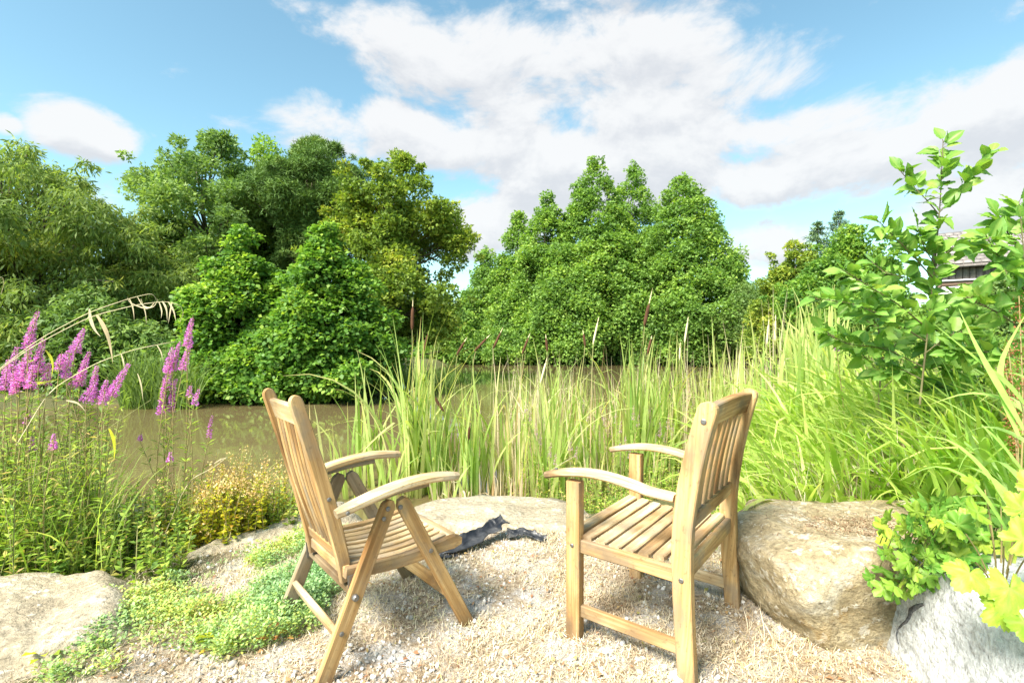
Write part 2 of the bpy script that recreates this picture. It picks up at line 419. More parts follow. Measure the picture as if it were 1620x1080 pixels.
M['rock_grey'] = rock_mat('pale_grey_granite', (.40, .41, .41), (.56, .565, .56), (.68, .68, .66), (.78, .78, .76), 2.2, (1, 1, 1.6))
M['rock_tan'] = rock_mat('buff_sandstone', (.24, .195, .13), (.37, .315, .225), (.46, .41, .32), (.68, .66, .58), 1.5, (1, 1, 4), (.30, .29, .15))
t = NT('pebble'); M['pebble'] = t.finish(t.principled(t.mix(.4, t.ramp(t.attr('rnd'), [(0, (.25, .23, .20)), (.4, (.46, .43, .39)), (.75, (.60, .57, .52)), (1, (.78, .76, .72))]),
    t.ramp(t.noise(t.coord('Object'), 60, 4), [(.3, (.6, .6, .6)), (.7, (1.3, 1.3, 1.3))]), 'MULTIPLY'), .8, .25))
t = NT('black_plastic'); n = t.noise(t.coord('Object'), 14, 5)
M['plastic'] = t.finish(t.principled(t.ramp(n, [(.42, (.012, .013, .016)), (.62, (.05, .05, .052)), (.75, (.16, .145, .12))]), t.ramp(n, [(.3, (.25,) * 3), (.7, (.6,) * 3)]), .5, t.bump(n, .4, .01)))
# ------------------------------------------------------------------ ground, pond
WATER_Z = -0.35
POND = np.array([(-9, 3.7), (-4, 3.6), (-2.4, 3.75), (-1.3, 4.0), (-0.5, 4.3), (0.3, 4.25), (0.9, 4.6), (1.7, 5.2), (2.6, 6.3), (4.4, 8.6), (8.5, 13), (13, 22), (17, 33),
                 (6, 35), (-3, 35.5), (-5, 30), (-4.0, 20), (-3.0, 14.8), (-5, 12.9), (-8.5, 12.6), (-11, 11), (-12.5, 7)])
def pond_sd(x, y):
    """signed distance to the pond's edge, negative in the water"""
    d = np.full(np.shape(x), 1e9); inside = np.zeros(np.shape(x), bool)
    n = len(POND)
    for i in range(n):
        ax, ay = POND[i]; bx, by = POND[(i + 1) % n]
        ex, ey = bx - ax, by - ay
        t = np.clip(((x - ax) * ex + (y - ay) * ey) / (ex * ex + ey * ey), 0, 1)
        d = np.minimum(d, np.hypot(x - ax - t * ex, y - ay - t * ey))
        cross = ((ay > y) != (by > y)) & (x < (bx - ax) * (y - ay) / (by - ay + 1e-12) + ax)
        inside ^= cross
    return np.where(inside, -d, d)
def ground_z(x, y):
    x = np.asarray(x, float); y = np.asarray(y, float)
    sd = pond_sd(x, y)
    h = np.where(sd > 0, -0.45 + 0.45 * sstep(0, 0.95, sd), -0.45 - np.minimum(0.7, -sd * 0.5))
    h = h + 0.42 * sstep(1.25, 3.1, x) * sstep(0.1, 1.3, sd) * sstep(-1, 2.0, y)
    h = h - 0.10 * sstep(-1.5, -2.6, x) * sstep(0.1, 1.3, sd) * sstep(2.2, 3.2, y)
    h = h + sstep(0, 2, sd) * sstep(5, 14, np.hypot(x, y)) * (0.12 + 0.10 * fbm2(x * .05, y * .05, 2))
    near = 1 - sstep(5, 9, np.hypot(x, y))
    h = h + 0.018 * fbm2(x * 2.2, y * 2.2, 3) * near
    return h
def patio_mask(x, y):
    n = 0.22 * fbm2(x * 2.1, y * 2.1, 3)
    e = np.minimum(np.minimum(x + 1.45 - 0.35 * np.clip(y - 2.2, -1, 2) * -1, 1.55 - x), 3.35 - y)
    return sstep(-0.15, 0.2, e + n)

def axis_pts(lo, hi, step, far_lo, far_hi, k=26, g=1.22):
    core = np.arange(lo, hi + 1e-6, step)
    up = []; s = step; v = hi
    while v < far_hi: s *= g; v += s; up.append(v)
    dn = []; s = step; v = lo
    while v > far_lo: s *= g; v -= s; dn.append(v)
    return np.array(dn[::-1] + list(core) + up)
gx = axis_pts(-3.0, 3.6, 0.045, -1200, 1200, g=1.16); gy = axis_pts(1.2, 5.0, 0.045, -300, 1800, g=1.16)
X, Y = np.meshgrid(gx, gy)
Z = ground_z(X, Y)
core = patio_mask(X, Y)
Z = Z + core * 0.008 * fbm2(X * 14, Y * 14, 3) * (np.abs(X) < 4) * (Y < 5)
idx = np.arange(X.size).reshape(X.shape)
F = np.stack([idx[:-1, :-1], idx[:-1, 1:], idx[1:, 1:], idx[1:, :-1]], -1).reshape(-1, 4)
t = NT('ground_soil_straw')
co = t.coord('Object')
pm = t.attr('patio')
n1 = t.noise(co, 55, 8, .7); n2 = t.noise(co, 6, 6, .6); n3 = t.noise(co, 160, 4, .6)
straw = t.ramp(n1, [(.28, (.11, .08, .05)), (.45, (.27, .205, .135)), (.6, (.43, .355, .26)), (.75, (.58, .52, .43))])
gravel = t.ramp(n3, [(.3, (.20, .18, .155)), (.5, (.42, .39, .35)), (.7, (.62, .59, .55))])
straw = t.mix(t.node('ShaderNodeMapRange', {0: n2, 1: .46, 2: .60, 3: 0.0, 4: 1.0}).outputs[0], straw, gravel)
soil = t.ramp(n1, [(.3, (.06, .055, .03)), (.6, (.12, .12, .05)), (.8, (.16, .18, .06))])
c = t.mix(pm, soil, straw)
h = t.math('ADD', n1, t.math('MULTIPLY', n3, .6))
M['ground'] = t.finish(t.principled(c, .95, .1, t.bump(h, .9, .012)))
g = link('ground', mesh_np('ground', np.stack([X, Y, Z], -1), F, {'patio': core}, True, M['ground']))
g['kind'] = 'structure'

t = NT('muddy_water')
co = t.coord('Object')
w1 = t.noise(t.coord('Object', (1, 1.6, 1)), 2.4, 4, .55, .4); w2 = t.noise(co, .5, 3)
mud = t.ramp(w2, [(.3, (.120, .092, .040)), (.7, (.155, .122, .058))])
nb = t.bump(w1, .07, .02)
M['water'] = t.finish(t.principled(mud, .03, .75, nb, **{'IOR': 1.333}))
wx = np.linspace(-16, 21, 40); wy = np.linspace(3.2, 40, 40); WX, WY = np.meshgrid(wx, wy)
ii = np.arange(1600).reshape(40, 40)
wf = np.stack([ii[:-1, :-1], ii[:-1, 1:], ii[1:, 1:], ii[1:, :-1]], -1).reshape(-1, 4)
w = link('pond_water', mesh_np('pond_water', np.stack([WX, WY, np.full_like(WX, WATER_Z)], -1), wf, None, True, M['water']))
w['kind'] = 'structure'

# ------------------------------------------------------------------ trees
def crown_mesh(name, clumps, per, L, W, mat, up=0.7, out=0.5, jit=0.6, flat=0.72, droop=0.0, shell=0.45, fold=.25, far=0):
    """leaves in rounded clumps; clumps: (n, 4) centre and radius"""
    n = len(clumps)
    if far: L *= .80; W *= 1.0; per = per * 1.25
    else: L *= 1.14; W *= 1.14; per = per * .6
    cnt = np.maximum(12, (per * (clumps[:, 3] / clumps[:, 3].mean()) ** 2)).astype(int)
    ci = np.repeat(np.arange(n), cnt); N = len(ci)
    d = rdir(N); d[:, 2] = np.where(rng.random(N) < .35, np.abs(d[:, 2]), d[:, 2])
    rr = clumps[ci, 3] * (shell + (1 - shell) * rng.random(N) ** .6) * (1 + .35 * vnoise(d * 2.3 + ci[:, None] * 7.7))
    p = clumps[ci, :3] + d * rr[:, None] * np.array([1, 1, flat])
    p[:, 2] -= droop * rr * np.abs(d[:, 0] * d[:, 1] + .3)
    nm = nrm(d * out + np.array([0, 0, up]) + rng.normal(size=(N, 3)) * jit)
    ax = nrm(np.cross(nm, rdir(N)) + d * .5 + np.array([0, 0, -droop]))
    s = rng.uniform(.65, 1.25, N)
    rnd = np.clip(.5 * rng.random(n)[ci] + .5 * rng.random(N), 0, .999)
    V, F, A = (leaves_far if far else leaves)(p, ax, nm, L * s, W * s, rnd, fold)
    return mesh_np(name, V, F, A, False, mat)
def crown_clumps(cx, cy, z0, h, rx, ry, prof, n, cr, inner=.45, seed=0, rough=.16, surface=.75):
    r = np.random.default_rng(seed)
    u = r.random(n * 4); wgt = np.array([prof(q) for q in u]); keep = r.random(n * 4) < (wgt / wgt.max()) ** 1.0
    u = u[keep][:n]; m = len(u)
    a = r.uniform(0, 2 * np.pi, m); pr = np.array([prof(q) for q in u])
    k = np.where(r.random(m) < surface, r.uniform(.8, 1.0, m), np.sqrt(r.random(m)) * .8)
    lump = 1 + rough * vnoise(np.stack([np.cos(a) * 1.7 + seed, np.sin(a) * 1.7, u * 4.2], -1)) * 1.6
    rad = pr * k * lump
    c = np.stack([cx + np.cos(a) * rad * rx, cy + np.sin(a) * rad * ry, z0 + u * h, cr * r.uniform(.6, 1.25, m) * (.55 + .55 * np.clip(pr, 0, 1))], -1)
    return c
def limbs_mesh(name, base, clumps, h, r0, mat, nl=22, lean=0.0, top=.8):
    """trunk and the limbs that carry some of the clumps"""
    base = np.asarray(base, float); ch = []
    zt = base[2] + h * top
    k = np.linspace(0, 1, 9)
    wob = .03 * h * np.stack([np.sin(k * 5 + base[0]), np.cos(k * 4 + base[1]), 0 * k], -1) * k[:, None]
    tr = base + np.stack([lean * k * h, 0 * k, k * h * top], -1) + wob
    ch.append(tube(tr, r0 * (1 - .82 * k) * (1 + .5 * np.exp(-k * 18)), 8))
    pick = clumps[rng.permutation(len(clumps))[:nl]]
    for c in pick:
        f = np.clip((c[2] - base[2]) / (h * top) * .72, .08, .95)
        i = f * 8; p0 = tr[int(i)] * (1 - i % 1) + tr[min(8, int(i) + 1)] * (i % 1)
        q = np.linspace(0, 1, 5)[:, None]
        mid = p0 + (c[:3] - p0) * q + np.array([0, 0, 1]) * (np.sin(q * np.pi) * .12 * np.linalg.norm(c[:3] - p0)) * rng.uniform(-.3, 1)
        ch.append(tube(mid, np.linspace(r0 * .38 * (1 - .6 * f), r0 * .05, 5), 5))
    V, F, A = join_np(ch)
    return mesh_np(name, V, F, None, True, mat)

def tree(name, label, px, top_y, hw, d, base_z, cb, prof, n, cr, per, L, W, mat, group=None, ry=None, seed=1, bark='bark', r0=.18, **kw):
    tp = at(px, top_y, d); x, y = tp[0], d
    zt = tp[2]; z0 = base_z + cb; rx = hw / FPX * d
    cl = crown_clumps(0, 0, z0 - base_z, zt - z0 - cr * .3, rx - cr * .35, (ry or rx) - cr * .35, prof, n, cr, seed=seed, surface=kw.pop('surface', .75), rough=kw.pop('rough', .16))
    nl = kw.pop('nl', 22); lean = kw.pop('lean', 0)
    if 'edit' in kw: cl = kw.pop('edit')(cl)
    m_ = 7
    ap = np.stack([np.random.default_rng(seed).normal(size=m_) * .12 * cr, np.random.default_rng(seed + 50).normal(size=m_) * .12 * cr, np.linspace(zt - base_z - cr * 1.5, zt - base_z - cr * .12, m_), np.linspace(cr * .5, cr * .16, m_)], -1)
    if prof is cone: cl = np.concatenate([cl, ap])
    kw['far'] = d > 17.5
    ns = kw.pop('sprays', 0)
    if ns:
        r_ = np.random.default_rng(seed + 99); pick = cl[r_.integers(0, len(cl), ns)].copy(); cz = cl[:, 2].min() * .6 + cl[:, 2].max() * .4
        dirv = nrm(pick[:, :3] - np.array([0, 0, cz])); pick[:, :3] += dirv * (cr * r_.uniform(.5, 1.7, (ns, 1))); pick[:, 2] = np.minimum(pick[:, 2], zt - base_z - .75); pick[:, 3] = cr * r_.uniform(.22, .42, ns)
        cl = np.concatenate([cl, pick])
    root = thing(name, label, 'tree', (x, y, base_z), 0, group)
    link('trunk', limbs_mesh('trunk', (0, 0, -.15), cl, zt - base_z, r0, M[bark], nl, lean), root)
    link('crown', crown_mesh('crown', cl, per, L, W, M[mat], **kw), root)
    return root
def dome(q): return max(.05, (1 - abs(q * 1.9 - .75) ** 2.3 / 1.6)) if q < .4 else max(.05, math.cos((q - .4) / .6 * math.pi / 2) ** .72)
def cone(q): return max(.06, (1 - q) ** .74) * min(1, .78 + q * 2)
def egg(q): return max(.08, math.sin(min(1, q * .9 + .12) * math.pi) ** .6)
def bushp(q): return max(.14, (1 - q ** 1.95)) * min(1, .85 + q)

ALD = 'alder trees across the pond'
tree('alder_tree', 'broad tall green tree, the highest of the group across the pond', 940, 248, 118, 36, 0, .6, cone, 440, .90, 200, .21, .17, 'alder', ALD, surface=.9, rough=.15, up=.9, jit=.55, flat=.80, seed=3, shell=.5)
tree('alder_tree', 'full rounded green tree at the right end of the far group', 1083, 274, 132, 34, 0, .4, cone, 450, .90, 200, .20, .165, 'alder', ALD, surface=.9, rough=.15, up=.9, jit=.55, flat=.80, seed=4)
tree('alder_tree', 'second tall peak of the far green group, just behind and right of the highest', 1002, 252, 85, 39, 0, 2, cone, 270, .90, 180, .22, .17, 'alder', ALD, surface=.9, rough=.15, up=.9, jit=.55, flat=.80, seed=5)
tree('alder_tree', 'mid height green tree on the left shoulder of the far group', 868, 300, 85, 36, 0, .5, cone, 290, .88, 180, .21, .17, 'alder', ALD, surface=.9, rough=.15, up=.9, jit=.55, flat=.80, seed=6)
tree('alder_tree', 'lower green tree in the left part of the far group, with a pointed top', 822, 337, 70, 37.5, 0, .5, cone, 230, .85, 175, .21, .17, 'alder', ALD, surface=.9, rough=.15, up=.9, jit=.55, flat=.80, seed=7)
tree('alder_tree', 'smallest green tree at the left end of the far group, beside the gap of sky', 770, 388, 62, 39, 0, .4, cone, 210, .82, 170, .21, .17, 'alder', ALD, surface=.9, rough=.15, up=.9, jit=.55, flat=.80, seed=8)
tree('alder_bush', 'low green alder growth at the waterline in front of the far trees', 905, 430, 95, 34.5, -.2, .3, bushp, 130, 1.0, 220, .22, .17, 'alder', ALD, surface=.9, rough=.15, up=.9, jit=.55, flat=.80, seed=9, r0=.1)
tree('alder_bush', 'low dark bush closing the gap of sky between the two tree groups', 722, 478, 62, 35.5, -.1, .1, bushp, 130, .8, 220, .20, .16, 'alder', seed=31, r0=.08)
tree('alder_bush', 'low leafy fringe at the waterline under the left end of the far trees', 800, 508, 70, 34.8, -.2, .05, bushp, 120, .7, 220, .20, .16, 'alder', seed=32, r0=.08)
tree('alder_bush', 'low leafy fringe at the waterline under the right end of the far trees', 1060, 505, 95, 33.5, -.2, .05, bushp, 140, .7, 220, .20, .16, 'alder', seed=33, r0=.08)
tree('grey_willow_tree', 'grey green willow bush between the far alders and the lighter trees on the right', 1192, 432, 52, 30, 0, .3, egg, 110, .8, 240, .20, .06, 'oak', seed=10, r0=.1, droop=.3)
# left group
tree('alder_bush', 'bright green pointed bush overhanging the water, right one of the left bank pair', 515, 354, 102, 13.3, -.25, .25, bushp, 210, .43, 350, .105, .085, 'alder_bright', 'bright bushes on the left bank', seed=12, r0=.09, ry=1.5, up=1.0, jit=.5, flat=.62, rough=.34, surface=.88)
tree('alder_bush', 'bright green pointed bush overhanging the water, left one of the left bank pair', 386, 358, 90, 13.6, -.25, .2, bushp, 190, .43, 350, .105, .085, 'alder_bright', 'bright bushes on the left bank', seed=13, r0=.09, ry=1.5, up=1.0, jit=.5, flat=.62, rough=.34, surface=.88)
tree('alder_bush', 'low spreading green bush at the waterline under the taller pair of bushes', 440, 500, 135, 12.9, -.28, .1, bushp, 150, .40, 320, .105, .085, 'alder_bright', 'bright bushes on the left bank', seed=14, r0=.06, ry=1.0, up=.8)
tree('ash_tree', 'tall loose dull green tree with open twiggy top, left of the pine', 335, 200, 125, 20, 0, 1.2, dome, 145, .70, 190, .17, .085, 'oak', seed=15, sprays=150, rough=.5, nl=110, shell=.3, jit=.8)
tree('leafy_tree', 'rounded mid green tree between the loose topped tree and the pine', 425, 218, 80, 21.5, 0, 1.5, dome, 150, .75, 250, .17, .10, 'alder', seed=16, sprays=60, rough=.3, nl=30)
tree('pine_tree', 'dark green pine with bare inner limbs rising above the bright bushes', 500, 204, 76, 19, 0, 4.2, egg, 110, .60, 620, .20, .034, 'needle', seed=17, sprays=70, rough=.4, nl=90, shell=.12, up=.6, jit=.9, flat=.6, r0=.2)
tree('yellowing_tree', 'tall tree with yellowing leaves at the right end of the left group', 622, 234, 112, 18.5, 0, .8, dome, 145, .58, 180, .15, .095, 'yellowing', seed=18, sprays=150, rough=.5, nl=110, shell=.3, jit=.8)
tree('willow_tree', 'large feathery pale green willow at the left edge of the photo', 30, 222, 190, 15, -.1, .6, dome, 270, .70, 330, .17, .042, 'willow', seed=19, sprays=160, rough=.5, nl=110, shell=.2, droop=.8, jit=.8, r0=.25)
tree('willow_tree', 'lower yellow green willow filling the gap right of the large willow', 235, 372, 90, 18, 0, .3, dome, 150, .70, 280, .16, .05, 'willow', seed=20, sprays=60, rough=.3, droop=.4, nl=20)
tree('willow_bush', 'dark bushy undergrowth at the waterline below the large willow', 130, 450, 190, 13.2, -.2, .1, bushp, 170, .50, 260, .14, .05, 'oak', seed=21, ry=1.2, r0=.08, droop=.4)
# right hand trees
tree('field_maple', 'small light green tree right of the far alders', 1262, 378, 74, 24, .1, .3, bushp, 130, .62, 240, .15, .11, 'yellowing', seed=22, sprays=70, r0=.1, rough=.25)
tree('field_maple', 'wider light green tree below the two spruce tops', 1345, 356, 92, 21, .2, .3, bushp, 170, .62, 250, .14, .10, 'alder_bright', seed=23, sprays=90, r0=.1, rough=.3)
tree('hedge_tree', 'dull green tree hiding the barn end behind the sapling', 1610, 400, 90, 20, .3, .3, bushp, 120, .62, 230, .14, .10, 'oak', seed=25, r0=.1, rough=.3)
tree('hedge_tree', 'low green bush in front of the barn wall', 1470, 470, 70, 18, .3, .2, bushp, 90, .5, 230, .14, .10, 'alder', seed=26, r0=.08, rough=.3)

def spruce(label, px, top_y, d, hw):
    tp = at(px, top_y, d); h = tp[2]
    root = thing('spruce_tree', label, 'tree', (tp[0], d, 0), 0, 'spruces behind the right hand trees')
    V, F, A = tube(np.array([[0, 0, -.1], [0, 0, h * .5], [0, 0, h]]), [.22, .12, .015], 7)
    link('trunk', mesh_np('trunk', V, F, None, True, M['bark']), root)
    ch = []; R0 = hw / FPX * d
    for z in np.arange(h * .25, h * .995, h * .03):
        rad = (R0 * (1 - z / h) ** .8 * 3.0 + .06) * rng.uniform(.55, 1.1)
        for k in range(6):
            a = rng.uniform(0, 6.28); n = 44
            s = rng.random(n) ** .7
            p = np.stack([np.sin(a) * rad * s, np.cos(a) * rad * s, z + .14 * rad * s ** 2 * 1.2 - .25 * rad * s], -1) + rng.normal(size=(n, 3)) * .05
            axd = nrm(np.array([np.sin(a), np.cos(a), -.15]) + rng.normal(size=(n, 3)) * .7)
            ch.append(leaves(p, axd, nrm(np.array([0, 0, 1.]) + rng.normal(size=(n, 3)) * .4), rng.uniform(.2, .34, n), np.full(n, .07), rng.random(n), .2))
    V, F, A = join_np(ch)
    link('crown', mesh_np('crown', V, F, A, False, M['spruce']), root)
spruce('taller spiky spruce top standing above the light green tree on the right', 1327, 330, 42, 34)
spruce('shorter spiky spruce top left of the taller spruce', 1293, 348, 43, 30)

# woodland far behind, one mass
n = 30000
px = rng.uniform(-900, 2500, n); dd = rng.uniform(52, 62, n)
xx = (px - 810) / FPX * dd
hh = 4.2 + 1.6 * fbm2(xx * .12, xx * 0, 3)
zz = hh * rng.random(n) ** .7
V, F, A = leaves_far(np.stack([xx, dd, zz], -1), rdir(n), nrm(rdir(n) * .6 + np.array([0, -.5, .7])), rng.uniform(.4, .7, n), rng.uniform(.3, .5, n), rng.random(n))
wd = link('woodland', mesh_np('woodland', V, F, A, False, M['oak'])); tag(wd, 'far belt of dark green woodland behind the pond trees', 'woodland', 'stuff')

# reeds on the far left bank and along the far shore, too far to pick apart
ch = []
for (pa, pb, da, db, n, l0, l1) in [(190, 310, 11.2, 12.6, 700, .8, 1.7), (720, 1130, 33.2, 35, 900, .6, 1.2), (560, 720, 14.5, 17, 700, .5, 1.2)]:
    q = rng.uniform(pa, pb, n); d_ = rng.uniform(da, db, n); x_ = (q - 810) / FPX * d_
    b = np.stack([x_, d_, np.maximum(ground_z(x_, d_), -.5)], -1)
    ch.append(ribbons(b, rng.uniform(0, 6.28, n), rng.uniform(l0, l1, n), rng.uniform(.02, .04, n), rng.uniform(0, .3, n), rng.uniform(.3, 1.4, n), 5, rnd=rng.random(n) * .45))
V, F, A = join_np(ch)
o = link('far_reeds', mesh_np('far_reeds', V, F, A, False, M['willow'])); tag(o, 'green reeds growing along the far pond shore', 'reeds', 'stuff')

# ------------------------------------------------------------------ barn behind the sapling
t = NT('barn_boards'); n = t.noise(t.coord('Object', (14, 14, .8)), 3, 5)
M['boards'] = t.finish(t.principled(t.ramp(n, [(.3, (.13, .11, .10)), (.7, (.27, .24, .22))]), .85, .2))
t = NT('barn_tile'); n = t.noise(t.coord('Object'), 3, 5); oi = t.node('ShaderNodeObjectInfo').outputs['Random']
M['tile'] = t.finish(t.principled(t.mix(.5, t.ramp(n, [(.3, (.16, .14, .13)), (.7, (.30, .27, .25))]), t.ramp(oi, [(0, (.14, .13, .125)), (1, (.32, .28, .26))])), .8, .2))
t = NT('white_render'); M['render'] = t.finish(t.principled(t.ramp(t.noise(t.coord('Object'), 2, 5), [(.3, (.58, .56, .52)), (.7, (.72, .70, .66))]), .9, .2))
t = NT('red_brick'); M['brick'] = t.finish(t.principled((.25, .165, .12), .85, .2))
t = NT('white_gutter'); M['gutter'] = t.finish(t.principled((.75, .75, .74), .4, .4))
def box(c, s):
    c = np.array(c, float); s = np.array(s, float) / 2
    v = np.array([[x, y, z] for x in (-1, 1) for y in (-1, 1) for z in (-1, 1)]) * s + c
    f = np.array([[0, 1, 3, 2], [4, 6, 7, 5], [0, 4, 5, 1], [2, 3, 7, 6], [0, 2, 6, 4], [1, 5, 7, 3]])
    return v, f, {}
BD = 24.0
bx0, bx1 = (1488 - 810) / FPX * BD, (1720 - 810) / FPX * BD
eave = CAM_H + (540 - 424) / FPX * BD
barn = thing('barn', 'grey tiled barn with dark boards above a pale wall, half hidden behind the sapling', 'barn', (bx0 + (bx1 - bx0) / 2 * .78 + 1.6, BD - (bx1 - bx0) / 2 * .62 + 2.0, .2), R(-37))
bw = bx1 - bx0
def bpart(name, chunks, mat):
    V, F, A = join_np(chunks); return link(name, mesh_np(name, V, F, None, False, M[mat]), barn)
z1 = CAM_H + (540 - 446) / FPX * BD - .2; ev = eave - .2
bpart('wall', [box((0, 0, z1 / 2), (bw, 5, z1))], 'render')
bpart('brick_band', [box((0, 0, z1 - .12), (bw + .03, 5.03, .22))], 'brick')
bpart('upper_wall', [box((0, 0, (z1 + .06 + ev) / 2), (bw, 4.95, ev - z1 - .06))], 'boards')
bpart('sill', [box((0, -2.5, z1 + .03), (bw + .1, .2, .07))], 'gutter')
for k in range(int(bw / .24)):
    V, F, A = box((-bw / 2 + .12 + k * .24, -2.5, (z1 + .08 + ev) / 2), (.2, .06, ev - z1 - .06)); link('board', mesh_np('board', V, F, None, False, M['boards']), barn)
bpart('gutter', [box((0, -2.95, ev - .02), (bw + .5, .12, .1))], 'boards')
pitch = R(33); rl = 3.05 / math.cos(pitch)
deck = []
for sgn in (-1, 1):
    v = np.array([[-bw / 2 - .2, sgn * 2.95, ev], [bw / 2 + .2, sgn * 2.95, ev], [bw / 2 + .2, 0, ev + 2.95 * math.tan(pitch)], [-bw / 2 - .2, 0, ev + 2.95 * math.tan(pitch)]])
    v2 = v + np.array([0, 0, .08]); vv = np.concatenate([v, v2])
    f = np.array([[0, 1, 2, 3], [7, 6, 5, 4], [0, 4, 5, 1], [1, 5, 6, 2], [2, 6, 7, 3], [3, 7, 4, 0]])
    deck.append((vv, f, {}))
roof = bpart('roof', deck, 'tile')
V, F, A = box((0, 0, 0), (.29, .36, .03)); tile_me = mesh_np('tile', V, F, None, False, M['tile'])
for r_ in range(10):
    for k in range(14):
        o = link('tile', tile_me, roof); f = r_ * .3 + .12
        o.location = (-bw / 2 - .05 + k * .305 + (.15 if r_ % 2 else 0), -2.95 + f, ev + .115 + f * math.tan(pitch)); o.rotation_euler = (pitch - .05, 0, rng.uniform(-.02, .02))
# ------------------------------------------------------------------ chairs
def sweep_part(name, parent, pts, side, w, th, mat, ch=.004, round_end=(0, 0), label=None):
    """a squared timber along pts; w across `side`, th across the other way. Its own origin at the start, X along the timber."""
    pts = np.asarray(pts, float); n = len(pts)
    w = np.ones(n) * w; th = np.ones(n) * th
    side = nrm(np.asarray(side, float))
    T = nrm(np.gradient(pts, axis=0))
    S = nrm(side - (T @ side)[:, None] * T); Nn = np.cross(T, S)
    a = w[:, None] / 2; b = th[:, None] / 2; c = np.minimum(ch, np.minimum(a, b) * .6)
    ring = [(a - c, b), (a, b - c), (a, -b + c), (a - c, -b), (-a + c, -b), (-a, -b + c), (-a, b - c), (-a + c, b)]
    V = np.stack([pts + S * u + Nn * v for u, v in ring], 1)
    X = nrm(pts[-1] - pts[0]); Z = nrm(np.cross(X, S[0])); Yv = np.cross(Z, X)
    Rm = np.stack([X, Yv, Z], 1)
    L = (V - pts[0]) @ Rm
    me = bpy.data.meshes.new(name)
    fs = []
    for i in range(n - 1):
        for k in range(8):
            k2 = (k + 1) % 8
            fs.append((i * 8 + k, i * 8 + k2, (i + 1) * 8 + k2, (i + 1) * 8 + k))
    fs.append(tuple(range(7, -1, -1))); fs.append(tuple((n - 1) * 8 + k for k in range(8)))
    me.from_pydata(L.reshape(-1, 3).tolist(), [], fs); me.update()
    import bmesh
    bm = bmesh.new(); bm.from_mesh(me); bmesh.ops.recalc_face_normals(bm, faces=bm.faces); bm.to_mesh(me); bm.free()
    me.materials.append(mat)
    o = link(name, me, parent)
    mw = Matrix(((*Rm[0], pts[0][0]), (*Rm[1], pts[0][1]), (*Rm[2], pts[0][2]), (0, 0, 0, 1)))
    o.matrix_local = mw
    if label: o['label'] = label
    return o
def rounded(p0, p1, w, n=7, both=True, extra=None):
    """points and widths of a straight piece whose ends are rounded in the plane of its width"""
    p0, p1 = np.asarray(p0, float), np.asarray(p1, float); L = np.linalg.norm(p1 - p0)
    r = w / 2
    s = [0, .12, .35, .7, 1.0]
    d = [r * q for q in s]
    ww = [w * math.sqrt(max(.03, 1 - (1 - q) ** 2)) for q in s]
    ds = list(d) if both else [0]
    wl_ = list(ww) if both else [w]
    ds += [L / 2] + [L - q for q in d[::-1]]; wl_ += [w] + ww[::-1]
    pts = np.array([p0 + (p1 - p0) * (q / L) for q in ds])
    return pts, np.array(wl_)
def bolt(parent, p, n, r=.009, mat='bolt', proud=.004):
    p = np.asarray(p, float); n = nrm(np.asarray(n, float))
    V, F, A = tube(np.array([p - n * .004, p + n * proud * .6, p + n * proud]), [r, r, r * .7], 10)
    F = F.tolist() + [list(range(20, 30))]
    me = bpy.data.meshes.new('bolt'); me.from_pydata(V.tolist(), [], F); me.materials.append(M[mat]); me.update()
    return link('bolt', me, parent)
def curve(fn, n=14):
    return np.array([fn(q) for q in np.linspace(0, 1, n)])

# ---- fixed slatted armchair, on the right
CH = (.600, 2.103, .0)
arm = thing('garden_armchair', 'wooden slatted garden armchair with fixed upright legs, nearest the boulders', 'chair', CH, math.atan2(.80, .60), 'teak garden chairs facing the pond')
for sx in (-1, 1):
    x = sx * .300
    gz = float(ground_z(0, 0)) * 0
    sweep_part('leg', arm, [(x, .215, -.03), (x, .215, .30), (x, .215, .612)], (0, 1, 0), .058, .046, M['teak'])
    def post(q):
        z = -.03 + q * .962
        if z < .45: y = -.228 + .018 * math.sin(z / .45 * math.pi / 2)
        else: y = -.21 - .085 * ((z - .45) / .48) ** 1.7
        return (sx * .305, y, z)
    P = curve(post, 22); wv = np.full(22, .066); e = [.94, .82, .58, .30]
    P = np.concatenate([P, [P[-1] + (P[-1] - P[-2]) / np.linalg.norm(P[-1] - P[-2]) * q for q in (.008, .016, .022, .025)]])
    wv = np.concatenate([np.interp(np.linspace(0, 1, 22), [0, .45, .7, 1], [.058, .066, .070, .064]), .064 * np.array(e)])
    sweep_part('back_post', arm, P, (0, 1, 0), wv, .044, M['teak'], label=None)
    def armf(q):
        y = .352 - q * .535
        z = .630 + .026 * math.sin(min(1, q * 1.15 + .05) * math.pi) - .020 * (1 - q) ** 4 - .012 * q ** 3
        return (x, y, z)
    A_ = curve(armf, 18); aw = np.interp(np.linspace(0, 1, 18), [0, .03, .08, .16, .8, 1], [.028, .050, .060, .064, .060, .052])
    sweep_part('armrest', arm, A_, (1, 0, 0), aw, .026, M['teak_pale'], .007)
    sweep_part('side_rail', arm, [(x * .985, .20, .362), (x * .985, 0, .358), (x * .985, -.20, .352)], (1, 0, 0), .026, .052, M['teak'])
    sweep_part('stretcher', arm, [(x * .985, .20, .110), (x * .985, -.215, .104)], (1, 0, 0), .024, .046, M['teak_pale'])
    bolt(arm, (x + sx * .023, .215, .365), (sx, 0, 0), .008); bolt(arm, (x + sx * .027, -.212, .350), (sx, 0, 0), .009)
    bolt(arm, (x + sx * .027, -.286, .895), (sx, 0, 0), .010); bolt(arm, (x, .30, .646), (0, 0, 1), .006)
sweep_part('front_rail', arm, [(-.278, .222, .358), (.278, .222, .358)], (0, 0, 1), .054, .024, M['teak'])
sweep_part('rear_rail', arm, [(-.285, -.212, .362), (.285, -.212, .362)], (0, 0, 1), .062, .024, M['teak'])
ys = np.linspace(.225, -.178, 8)
